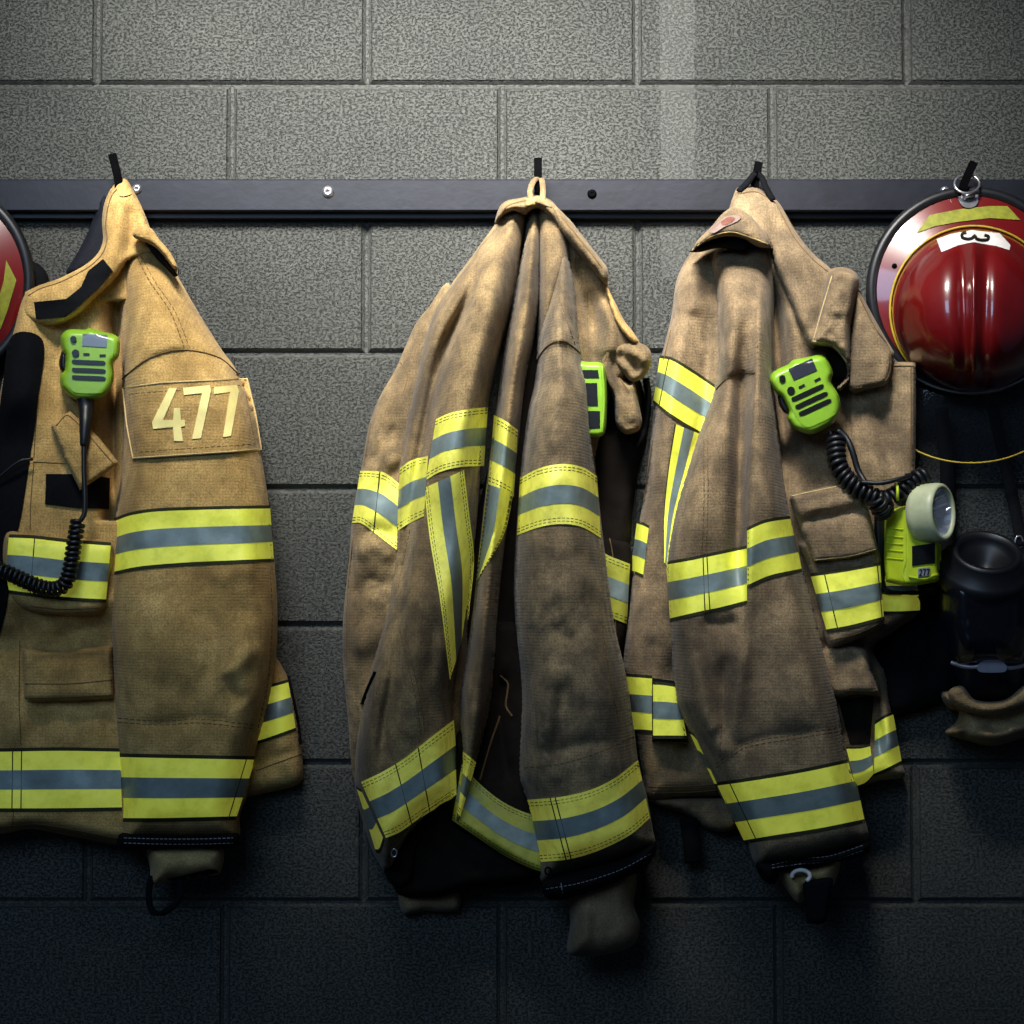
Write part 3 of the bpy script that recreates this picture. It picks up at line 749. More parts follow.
    stripe(root, Sk, [(356, 786), (358, 788), (361, 790)], [(376, 852), (380, 852), (384, 840)], 'yellow2')
    stripe(root, SD_, [(462, 764), (478, 782), (500, 800), (524, 812), (548, 818)], [(452, 820), (478, 838), (505, 856), (530, 868), (548, 874)], 'yellow_shade', **kw)
    stripe(root, SB, [(461, 750), (470, 757), (480, 766)], [(454, 806), (459, 815), (463, 820)], 'yellow2', **kw)
    # pocket edge in the dark fold
    mb = MB(); ribbon(mb, SD_, [(500, 676), (508, 684), (506, 706), (512, 716)], 2.5, .004, 0); ribbon(mb, SD_, [(500, 716), (490, 745), (480, 780)], 2.2, .004, 0); mb.build('pocket_edge', M['stitch'], root)
    mb = MB(); ribbon(mb, Off(Sk, .002), [(376, 672), (368, 690), (360, 712), (358, 722)], 5, .004, 0); mb.build('pocket_opening', M['black'], root)
    # hem with grommet
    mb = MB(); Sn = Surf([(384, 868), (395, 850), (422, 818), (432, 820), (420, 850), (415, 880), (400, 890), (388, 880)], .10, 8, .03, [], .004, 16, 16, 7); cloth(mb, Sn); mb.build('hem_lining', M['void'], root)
    mb = MB(); c = P(394, 853, .155); tube(mb, [c + .0055 * np.array([math.cos(a) * .7, 0, math.sin(a)]) for a in np.linspace(0, 2*np.pi, 20, endpoint=False)], .0015, 0, 6, True); mb.build('grommet', M['steel'], root)
    # collar cap
    Sc = Surf([(495, 224), (499, 208), (506, 201), (520, 198), (538, 195), (552, 201), (560, 212), (568, 230), (561, 232), (548, 218), (536, 210), (526, 216), (514, 213), (506, 216)], .125, 8, .05,
              [('g', [(503, 212), (520, 204), (545, 204)], .006, 6)], .002, 14, 14, 9, step=2.5)
    part(root, Sc, 'collar', M['brown'], [[(500, 216), (508, 206), (530, 201), (552, 208)]])
    mb = MB(); patch(mb, Sc, [(526, 199), (535, 198), (535, 205), (527, 205)], .003); mb.build('collar_label', M['tan'], root)
    mb = MB(); l = sm3([P(532, 201, .10), P(530, 192, .085), P(534, 181, .066), P(541, 179, .066), P(543, 190, .085), P(542, 203, .10)], .003); strap(mb, l, .004, .0014); mb.build('hanger_loop', br, root)
    # near sleeve
    Ss = Surf([(562, 240), (568, 246), (576, 290), (581, 345), (590, 386), (594, 447), (598, 492), (604, 545), (614, 622), (626, 675), (634, 728), (639, 765), (647, 797), (653, 831), (654, 846), (620, 862), (580, 872), (543, 882), (536, 850), (526, 803), (518, 778), (519, 740), (521, 690), (516, 632), (514, 591), (516, 537), (521, 468), (528, 413), (535, 380), (538, 338), (545, 300), (553, 268)],
              [(240, .14), (330, .20), (480, .235), (700, .25), (870, .215)], 32, .06,
              [('s', [(536, 366), (548, 348), (563, 343), (582, 358)], .007, 2, .05, 30), ('v', [(562, 262), (560, 300), (566, 335)], -.008, 4), ('g', [(552, 380), (548, 460)], .008, 12),
               ('v', [(546, 405), (540, 440), (536, 470)], -.006, 6), ('v', [(530, 545), (560, 560), (590, 548)], -.006, 8), ('g', [(540, 600), (570, 590), (590, 570)], .007, 12), ('v', [(545, 620), (570, 640), (590, 610)], -.009, 9),
               ('g', [(556, 660), (546, 700), (540, 750)], .010, 11), ('v', [(570, 670), (558, 720), (556, 780)], -.009, 10), ('v', [(524, 745), (550, 752), (580, 745), (630, 740)], -.007, 5), ('g', [(600, 560), (606, 640), (612, 720)], .008, 10),
               ('v', [(524, 690), (535, 660), (530, 620)], -.008, 6), ('g', [(600, 780), (640, 760)], .007, 18)], .006, 34, 44, 41)
    def ex2(mb):
        for a in ([(553, 272), (560, 300), (568, 325), (575, 345)], [(557, 270), (564, 298), (572, 322)], [(521, 580), (526, 620), (532, 660), (538, 740)], [(600, 545), (604, 640), (618, 720)], [(524, 768), (560, 764), (600, 752), (634, 736)]):
            ribbon(mb, Ss, a, 1.2, .001, 1, 2, (2, 1))
        ribbon(mb, Ss, [(536, 362), (548, 346), (563, 341), (581, 354)], 2, .0015, 1)
    sl = part(root, Ss, 'sleeve', so, [], extra=ex2)
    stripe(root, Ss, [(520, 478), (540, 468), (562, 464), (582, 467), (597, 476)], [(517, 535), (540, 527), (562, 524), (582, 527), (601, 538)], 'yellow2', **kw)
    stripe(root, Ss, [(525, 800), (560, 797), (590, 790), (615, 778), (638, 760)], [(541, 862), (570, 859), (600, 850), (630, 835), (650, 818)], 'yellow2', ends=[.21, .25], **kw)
    Sq = Surf([(543, 880), (580, 868), (620, 858), (654, 842), (655, 853), (645, 868), (610, 886), (575, 897), (548, 899)], .195, 9, .10, [], .001, 20, 20, 2, step=2.5)
    mb = MB(); cloth(mb, Sq)
    ribbon(mb, Sq, [(546, 889), (580, 883), (620, 870), (652, 853)], .9, .0008, 1, 1.5, (2, 1)); ribbon(mb, Sq, [(561, 883), (563, 896)], 1.2, .001, 1)
    mb.build('cuff', [M['black'], M['stitchw']], sl)
    mb = MB(); c = P(548, 871, .185); tube(mb, [c + .005 * np.array([math.cos(a) * .8, 0, math.sin(a)]) for a in np.linspace(0, 2*np.pi, 20, endpoint=False)], .0013, 0, 6, True); mb.build('grommet', M['hookm'], sl)
    Sw = Surf([(573, 888), (632, 870), (634, 905), (640, 925), (634, 944), (614, 953), (590, 956), (568, 953), (570, 925)], .15, 20, .08, [('g', [(586, 900), (584, 950)], .006, 8)], .004, 20, 30, 3)
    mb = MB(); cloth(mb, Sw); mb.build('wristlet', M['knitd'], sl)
    return root, Sd

# ------------------------------------------------------------------ right jacket
def jacket_right():
    loc = P(756, 190, .06)
    root = thing('firefighter_jacket', 'brown turnout coat with open collar tab and chest radio pocket, hanging beside the red helmet', 'jacket', loc, 'turnout coats on the wall rack')
    br = M['brown3']
    # back half at left
    Sa = Surf([(725, 225), (700, 240), (678, 276), (671, 318), (661, 359), (654, 405), (645, 490), (636, 540), (631, 590), (623, 665), (627, 690), (635, 731), (643, 775), (649, 801), (680, 799), (720, 797), (760, 800), (770, 700), (765, 500), (765, 300), (755, 235)],
              [(230, .07), (350, .10), (560, .10), (800, .085)], 20, .015,
              [('g', [(690, 290), (680, 330), (668, 420), (660, 520)], .012, 16), ('v', [(708, 290), (708, 350), (700, 430), (680, 500)], -.03, 12), ('g', [(696, 262), (690, 320)], .012, 12), ('v', [(655, 470), (645, 560), (652, 660)], -.010, 9), ('v', [(674, 640), (674, 700), (690, 780)], -.02, 8), ('g', [(650, 580), (652, 650)], .008, 12)], .004, 34, 70, 51)
    part(root, Sa, 'back_panel', br, [[(648, 787), (690, 786), (716, 784)], [(650, 793), (690, 792), (716, 790)], [(653, 440), (644, 500)], [(671, 330), (664, 360)], [(672, 640), (673, 690)]])
    Sh = Surf([(648, 798), (712, 797), (735, 800), (738, 825), (722, 832), (706, 828), (696, 820), (680, 812), (660, 806)], .06, 8, .02, [], .004, 16, 14, 3)
    part(root, Sh, 'tail_lining', br)
    mb = MB(); strap(mb, sm3([P(688, 818, .035), P(690, 835, .035), P(692, 848, .035), P(693, 862, .03)], .004), .012, .004); mb.build('back_loop', M['black'], root)
    stripe(root, Sa, [(660, 356), (672, 358), (694, 371), (720, 389)], [(653, 402), (666, 413), (684, 425), (704, 436)], ends=[.13])
    stripe(root, Sa, [(675, 424), (668, 470), (664, 515), (664, 562)], [(700, 434), (690, 470), (676, 515), (667, 566)], bands=(.36, .76))
    stripe(root, Sa, [(637, 521), (643, 523), (649, 526)], [(630, 573), (636, 574), (643, 577)])
    stripe(root, Sa, [(625, 674), (638, 675), (652, 676)], [(632, 732), (640, 732), (654, 733)])
    Sp = Surf([(652, 678, 1), (676, 681, 1), (688, 742, 1), (652, 741, 1)], .115, 3, .08, [], .002, 20, 20, 4, e0=.5, step=2.5)
    part(root, Sp, 'pocket_tab', M['black'])
    stripe(root, Sp, [(653, 682), (665, 683), (677, 685)], [(653, 738), (670, 738), (687, 738)])
    # front half at right
    Sf = Surf([(745, 190), (758, 188), (772, 196), (781, 206), (797, 234), (815, 255), (830, 268), (850, 285), (870, 330), (892, 370), (903, 420), (905, 480), (912, 560), (919, 593), (919, 614), (896, 632), (873, 648), (886, 672), (890, 702), (901, 762), (904, 777), (878, 781), (858, 788), (820, 790), (770, 770), (745, 600), (740, 400), (735, 280), (735, 215)],
              lambda X, Y: np.interp(Y, [190, 270, 400, 560, 700, 790], [.065, .09, .10, .115, .09, .085]) + .015 * sst(845, 868, X) * sst(440, 400, Y), 14,
              lambda X, Y: .02 + .055 * sst(845, 868, X) * sst(440, 400, Y),
              [('g', [(758, 200), (772, 260), (790, 320), (800, 360)], .012, 10), ('v', [(770, 255), (776, 330), (782, 420), (790, 480)], -.06, (4, 10)), ('v', [(774, 245), (800, 300), (818, 330)], -.012, 6), ('g', [(790, 300), (800, 380)], .012, 9),
               ('v', [(800, 300), (810, 340)], -.008, 5), ('g', [(862, 410), (872, 450), (880, 480)], .010, 10), ('v', [(880, 400), (888, 450), (892, 475)], -.010, 8), ('v', [(868, 640), (876, 690), (880, 760)], -.025, 6), ('g', [(886, 680), (892, 760)], .012, 7), ('v', [(820, 640), (870, 648)], -.02, 8)],
              .0045, 28, 60, 61)
    part(root, Sf, 'front_panel', br, [[(784, 212), (801, 240), (828, 273)], [(772, 256), (790, 288), (815, 322)], [(871, 655), (880, 690), (876, 740)]])
    # storm flap
    Sg = Surf([(850, 366, 1), (893, 362, 1), (916, 362, 1), (916, 420), (915, 474, 1), (900, 496), (870, 500), (850, 440)], .112, 4, .07, [('v', [(872, 380), (884, 430), (890, 474)], -.010, 8), ('g', [(862, 400), (872, 450), (886, 490)], .008, 8), ('g', [(908, 380), (909, 470)], .004, 5)], .003, 20, 50, 62, e0=.5)
    part(root, Sg, 'storm_flap', br, [[(893, 366), (914, 366)], [(911, 366), (911, 420), (910, 470)]])
    # collar
    Sc = Surf([(735, 191), (741, 186), (757, 188), (772, 197), (780, 204), (797, 234), (815, 255), (830, 268), (838, 280), (830, 330), (812, 350), (800, 330), (786, 296), (774, 268), (768, 246), (748, 232), (728, 222)],
              [(190, .085), (250, .12), (340, .135)], 9, .05, [('g', [(757, 195), (766, 230), (790, 280)], .008, 9), ('v', [(768, 206), (780, 250), (800, 296)], -.008, 6), ('g', [(792, 240), (812, 290), (818, 325)], .008, 8)], .003, 24, 40, 63, e0=.3)
    part(root, Sc, 'collar', br, [[(777, 206), (793, 236), (811, 258), (828, 272)], [(738, 194), (756, 192), (770, 200)]])
    Sw = Surf([(856, 290), (862, 296), (878, 325), (894, 352, 1), (893, 366), (889, 382), (884, 386), (868, 390), (852, 393), (846, 380), (850, 330)], .15, 7, .09, [('g', [(866, 330), (872, 370)], .005, 10)], .003, 18, 24, 66, e0=.3)
    part(root, Sw, 'collar_wing', br, [[(860, 299), (875, 328), (890, 352), (885, 381), (856, 388)]])
    mb = MB(); Sv = Surf([(842, 300), (858, 288), (866, 320), (858, 372), (840, 384), (822, 370)], .125, 8, .08); cloth(mb, Sv); mb.build('collar_lining', M['void'], root)
    St = Surf([(828, 272), (840, 267), (854, 271), (859, 280), (857, 300), (852, 325), (852, 360), (850, 380), (840, 391), (836, 388), (846, 376), (844, 362), (832, 349), (818, 346), (810, 345, 1), (816, 320), (822, 296)], .182, 9, .11, [('g', [(842, 280), (836, 320)], .008, 8), ('v', [(826, 330), (842, 348)], -.005, 4)], .003, 14, 22, 64, step=2.5)
    part(root, St, 'throat_tab', br, [[(813, 341), (832, 345), (847, 362)], [(832, 276), (822, 310), (814, 338)]], sm='stitchl')
    # left collar flap with worn patch
    Se = Surf([(734, 207), (748, 214), (760, 226), (768, 238), (772, 248, 1), (758, 247), (745, 240), (728, 237), (710, 241), (691, 251, 1), (698, 240), (712, 226), (722, 214)], .165, 6, .10, [('g', [(705, 240), (730, 228), (760, 240)], .006, 7)], .002, 14, 14, 65, e0=.4, step=2.5)
    part(root, Se, 'collar_flap', br, [[(697, 246), (712, 236), (732, 232), (752, 238), (768, 244)]], sm='stitchl')
    mb = MB(); patch(mb, Se, [(709, 230), (721, 219), (733, 215), (741, 217), (736, 222), (724, 227), (714, 233)], .0025, 0, True, 2.); patch(mb, Off(Se, .0025), [(721, 222), (728, 217), (735, 218), (730, 223), (723, 225)], .001, 1, True, 2.)
    mb.build('worn_patch', [M['pinkpt'], M['redpt']], root)
    mb = MB(); Sx = Surf([(690, 251), (710, 240), (730, 236), (748, 240), (744, 252), (720, 248), (700, 252)], .14, 4, .09, step=2.5); cloth(mb, Sx); mb.build('flap_under_dark', M['black'], root)
    mb = MB(); strap(mb, sm3([P(739, 191, .085), P(748, 182, .072), P(755, 174, .068), P(762, 178, .068), P(766, 188, .08), P(773, 200, .09)], .003), .0042, .0016); mb.build('hanger_loop', M['black'], root)
    # sleeve
    Ss = Surf([(714, 250), (724, 247), (745, 243), (770, 248), (774, 270), (774, 340), (777, 400), (785, 478), (797, 540), (810, 590), (829, 665), (838, 700), (848, 756), (861, 809), (867, 840), (830, 856), (790, 864), (758, 866), (747, 843), (715, 785), (688, 731), (675, 702), (669, 620), (666, 562), (676, 505), (690, 460), (700, 430), (712, 395), (717, 360), (716, 310), (714, 284), (710, 264)],
              [(245, .11), (320, .165), (480, .195), (700, .215), (860, .195)], 24, .06,
              [('g', [(744, 300), (742, 374), (740, 440), (738, 520), (736, 600)], -.05, 8, (.3, .25)), ('s', [(760, 262), (756, 320), (755, 374), (750, 440), (747, 520), (747, 610), (742, 680)], .035, 1.6, (.2, .3), 26), ('g', [(738, 270), (734, 330), (728, 380)], .012, 13), ('s', [(716, 388), (728, 376), (742, 372), (756, 373)], .008, 2, .05, 30),
               ('g', [(720, 420), (704, 500), (700, 560)], .012, 18), ('g', [(766, 380), (768, 460), (775, 540)], .014, 13), ('v', [(700, 620), (722, 625), (740, 618)], -.014, 7), ('v', [(676, 630), (684, 690), (696, 730)], -.010, 7), ('g', [(690, 650), (704, 690), (712, 740)], .010, 9), ('v', [(726, 650), (722, 700), (726, 745)], -.014, 8),
               ('g', [(744, 630), (738, 690), (728, 750)], .013, 9), ('g', [(775, 600), (790, 680), (800, 740)], .010, 22), ('v', [(716, 760), (740, 745), (780, 735), (842, 728)], -.006, 4), ('g', [(716, 752), (740, 748)], .007, 7), ('g', [(706, 735), (724, 720)], .006, 5)], .0045, 34, 60, 71, step=3)
    def ex(mb):
        for a in ([(704, 440), (704, 500), (702, 556)], [(708, 440), (708, 500), (706, 554)], [(716, 768), (745, 748), (800, 738), (846, 730)], [(716, 764), (745, 744), (800, 734), (845, 726)], [(720, 640), (722, 700), (720, 760)]):
            ribbon(mb, Ss, a, 1.3, .001, 1, 2, (2, 1))
        ribbon(mb, Ss, [(716, 390), (728, 378), (742, 373), (755, 373)], 2, .0015, 1)
    sl = part(root, Ss, 'sleeve', br, [], extra=ex)
    stripe(root, Ss, [(666, 562), (690, 558), (704, 555), (747, 546)], [(670, 621), (700, 614), (720, 610), (747, 603)], ends=[.46, .52])
    stripe(root, Ss, [(747, 528), (766, 520), (792, 516)], [(747, 588), (770, 578), (802, 571)])
    stripe(root, Ss, [(716, 783), (745, 779), (800, 770), (852, 759)], [(745, 843), (775, 838), (820, 831), (865, 822)], ends=[.1])
    stripe(root, Ss, [(688, 731), (692, 733), (696, 738)], [(712, 786), (715, 786), (718, 786)])
    Sq = Surf([(757, 862), (790, 860), (830, 853), (867, 841), (868, 853), (830, 864), (800, 868), (780, 872), (775, 884), (763, 880)], .19, 8, .10, [], .001, 20, 20, 2, step=2.5)
    mb = MB(); cloth(mb, Sq)
    for o_ in (0, 5): ribbon(mb, Sq, [(772, 865 + o_ * .6), (800, 859 + o_), (830, 856 + o_), (864, 845 + o_)], .9, .0008, 1, 1.5, (2, 1))
    mb.build('cuff', [M['black'], M['stitchw']], sl)
    Sz = Surf([(776, 868), (800, 866), (838, 858), (836, 880), (830, 888), (812, 890), (800, 903), (790, 895), (782, 882)], .155, 14, .09, [('g', [(786, 872), (798, 898)], .005, 6), ('v', [(802, 870), (806, 892)], -.008, 5)], .003, 14, 20, 5, step=2.5)
    mb = MB(); cloth(mb, Sz); mb.build('wristlet', M['knit'], sl)
    mb = MB(); tube(mb, [P(801 + 9 * math.cos(a), 876 + 6 * math.sin(a), .168 + .003 * math.cos(a)) for a in np.linspace(-3.4, .9, 18)], .003, 0, 8); mb.build('wristlet_edge', M['white'], sl)
    mb = MB(); Su = Surf([(803, 884), (812, 880), (832, 878), (831, 892), (826, 921), (818, 924), (807, 923, 1), (804, 900)], .175, 4, .155, [], .001, 10, 10, 3, e0=.4, step=2.5); cloth(mb, Su); mb.build('thumb_loop', M['black'], sl)
    # radio pocket
    Sr = Surf([(800, 540), (860, 530), (880, 550), (882, 600), (884, 622), (878, 630), (855, 640), (832, 648), (826, 640), (818, 600), (806, 560)], .155, 8, .10, [('g', [(820, 600), (880, 590)], .004, 20)], .003, 20, 20, 81, e0=.4)
    part(root, Sr, 'radio_pocket', br, [[(832, 640), (856, 634), (878, 624)]])
    stripe(root, Sr, [(810, 574), (840, 570), (880, 563)], [(827, 632), (850, 628), (884, 619)], ends=[.2, .97])
    Sy = Surf([(789, 494, 1), (815, 489), (842, 482), (852, 475), (860, 475, 1), (868, 505), (879, 552, 1), (850, 560), (813, 564, 1), (800, 528)], .17, 6, .12, [('v', [(796, 524), (815, 518), (830, 517), (868, 508)], -.010, 3, .05), ('g', [(800, 512), (830, 505), (862, 498)], .006, 6), ('g', [(812, 540), (860, 535)], .004, 12)], .004, 24, 20, 82, e0=.35, step=2.6)
    part(root, Sy, 'pocket_flap', br, [[(792, 496), (842, 485), (858, 478)], [(814, 560), (850, 556), (876, 549)]], sm='stitchl')
    stripe(root, Sf, [(878, 574), (900, 574), (920, 574)], [(880, 613), (900, 613), (920, 612)], bands=(.30, .52))
    Sl = Surf([(822, 650), (862, 648), (872, 672), (880, 696, 1), (858, 694), (832, 695)], .13, 7, .09, [('g', [(836, 686), (876, 688)], .004, 6)], .003, 20, 20, 83, e0=.35)
    part(root, Sl, 'lower_pocket_flap', br, [[(835, 690), (877, 691)]])
    mb = MB(); patch(mb, Sf, [(838, 700), (874, 696), (872, 720), (870, 744), (850, 744)], .0015, 0); mb.build('pocket_opening', M['void'], root)
    stripe(root, Sf, [(846, 747), (860, 747), (870, 745)], [(856, 788), (866, 784), (874, 775)])
    stripe(root, Sf, [(875, 722), (884, 716), (893, 712)], [(874, 776), (886, 771), (902, 763)])
    return root, Sf, Sg

# ------------------------------------------------------------------ radio microphones
MIC = [(195, 625), (215, 606), (250, 604), (270, 605), (288, 600), (330, 612), (368, 622), (383, 640), (380, 690), (362, 714), (364, 760), (350, 800), (320, 825), (275, 832), (235, 828), (208, 806), (193, 785), (192, 750), (203, 735), (205, 690), (196, 665)]
def xf(pts, c, rot, sc=1/3.2):
    a = math.radians(rot); ca, sa = math.cos(a), math.sin(a)
    return [(c[0] + ((x - 285) * ca - (y - 715) * sa) * sc, c[1] + ((x - 285) * sa + (y - 715) * ca) * sc) + tuple(q[2:]) for q in pts for x, y in [q[:2]]]

def microphone(c, rot, d0, th, label, screen, sc=1/3.2):
    root = thing('radio_microphone', label, 'radio microphone', P(c[0], c[1], d0), 'lime radio microphones clipped to coats')
    S = Surf(xf(MIC, c, rot, sc), d0 + th, 6, d0, [], e0=.25, step=2.2)
    mb = MB(); cloth(mb, S); sh = mb.build('shell', M['lime'], root)
    mb = MB(); patch(mb, S, xf([(262, 640), (355, 640), (360, 700), (352, 780), (330, 806), (240, 806), (222, 780), (222, 700)], c, rot, sc), .0012, 0, True, 2.2); mb.build('face_plate', M['lime'], sh)
    So = Off(S, .0012)
    mb = MB(); patch(mb, So, xf([(264, 618), (343, 622), (340, 662), (262, 657)], c, rot, sc), .0012, 0, False, 2.); mb.build('display', M[screen], sh)
    for yy in (711, 737, 761):
        mb = MB(); patch(mb, So, xf([(231, yy - 9), (240, yy - 10), (330, yy - 6), (338, yy), (334, yy + 7), (240, yy + 4), (230, yy)], c, rot, sc), .0014, 0, True, 1.8); mb.build('speaker_slot', M['blk'], sh)
    for (x, y), r in (((234, 635), 10), ((241, 680), 12)):
        mb = MB(); patch(mb, S, xf([(x + r * math.cos(a), y + r * math.sin(a)) for a in np.linspace(0, 6.283, 12, endpoint=False)], c, rot, sc), .0035, 0, True, 1.5); mb.build('button', M['blk'], sh)
    for x, y in ((276, 684), (328, 688)):
        mb = MB(); patch(mb, So, xf([(x - 10, y - 4), (x + 10, y - 4), (x + 10, y + 4), (x - 10, y + 4)], c, rot, sc), .001, 0, False, 1.5); mb.build('indicator', M['rub'], sh)
    mb = MB(); Sk = Surf(xf([(200, 672), (192, 690), (188, 712), (194, 736), (212, 740), (214, 680)], c, rot, sc), d0 + th * .6, 3, d0, e0=.2, step=2.2); cloth(mb, Sk); mb.build('talk_button', M['rub'], root)
    return root

def mics(Sf1, Sd2, Sf3):
    m = microphone((89.2, 364), 0, .105, .032, 'upright lime radio microphone clipped to the coat numbered 477, cord hanging below', 'screen')
    mb = MB(); tube(mb, sm3([P(85, 397, .120), P(86, 408, .122), P(85.5, 422, .134), P(84.5, 436, .140), P(84, 446, .141)], .003), np.linspace(.013, .0055, len(sm3([P(85, 397, .120), P(86, 408, .122), P(85.5, 422, .134), P(84.5, 436, .140), P(84, 446, .141)], .003))), 0, 12)
    mb.build('strain_relief', M['rub'], m)
    mb = MB()
    tube(mb, sm3([P(84, 444, .141), P(84, 470, .145), P(85, 500, .15), P(84, 515, .152), P(79, 522, .153)], .004), .0036, 0, 8)
    coil(mb, [P(78, 521, .156), P(74, 545, .158), P(70, 570, .158), P(64, 585, .158), P(50, 589, .155), P(30, 583, .152), P(8, 573, .148), P(-30, 558, .14), P(-60, 540, .12)], .0085, .0033, .0075)
    mb.build('coiled_cord', M['rub'], m)
    mb = MB(); tube(mb, sm3([P(-40, 520, .11), P(-12, 488, .11), P(5, 472, .112), P(20, 461, .112), P(33, 459, .108)], .004), .0022, 0, 8); mb.build('thin_wire', M['rub'], m)
    # seen edge-on, half hidden behind the sleeve
    root = thing('radio_microphone', 'lime radio holder half hidden behind the middle coat sleeve', 'radio microphone', P(596, 400, .10), 'lime radio microphones clipped to coats')
    S = Surf([(572, 364), (590, 362), (602, 363), (606, 370), (607, 400), (606, 428), (602, 436), (590, 437), (572, 436)], .135, 4, .10, e0=.3, step=2.2)
    mb = MB(); cloth(mb, S); sh = mb.build('shell', M['lime'], root)
    for q in ([(578, 370), (598, 370), (599, 378), (578, 378)], [(576, 383), (597, 383), (598, 406), (576, 406)], [(576, 411), (600, 411), (600, 428), (576, 430)]):
        mb = MB(); patch(mb, S, q, .001, 0, False, 2.); mb.build('recess', M['blk'], sh)
    mb = MB(); ribbon(mb, Off(S, .001), [(602, 366), (604, 400), (602, 432)], 2.5, .003, 0); mb.build('guard_rib', M['lime'], sh)
    m3 = microphone((809, 394), -27, .140, .034, 'tilted lime radio microphone clipped to the coat beside the red helmet, coiled cord', 'screend', 1/3.06)
    mb = MB()
    coil(mb, [P(836, 436, .15), P(836, 448, .158), P(838, 465, .168), P(846, 478, .172), P(858, 488, .178), P(872, 496, .182), P(884, 500, .186), P(898, 494, .186), P(910, 483, .182), P(924, 476, .176)], .0105, .0040, .0090)
    tube(mb, sm3([P(836, 430, .15), P(845, 436, .152), P(852, 450, .158), P(858, 470, .16), P(866, 484, .168)], .004), .0045, 0, 8)
    tube(mb, sm3([P(860, 482, .190), P(880, 483, .2), P(900, 479, .2), P(912, 476, .19)], .004), .0035, 0, 8)
    coil(mb, [P(876, 498, .195), P(880, 505, .19), P(884, 512, .18)], .012, .0040, .0085)
    mb.build('coiled_cord', M['rub'], m3)
    mb = MB(); tube(mb, [P(897 + .6 * math.sin(a), 493 + 8 * math.cos(a), .190 + .0135 * math.sin(a)) for a in np.linspace(0, 6.283, 20, endpoint=False)], .0022, 0, 6, True); mb.build('cord_band', M['limey'], m3)

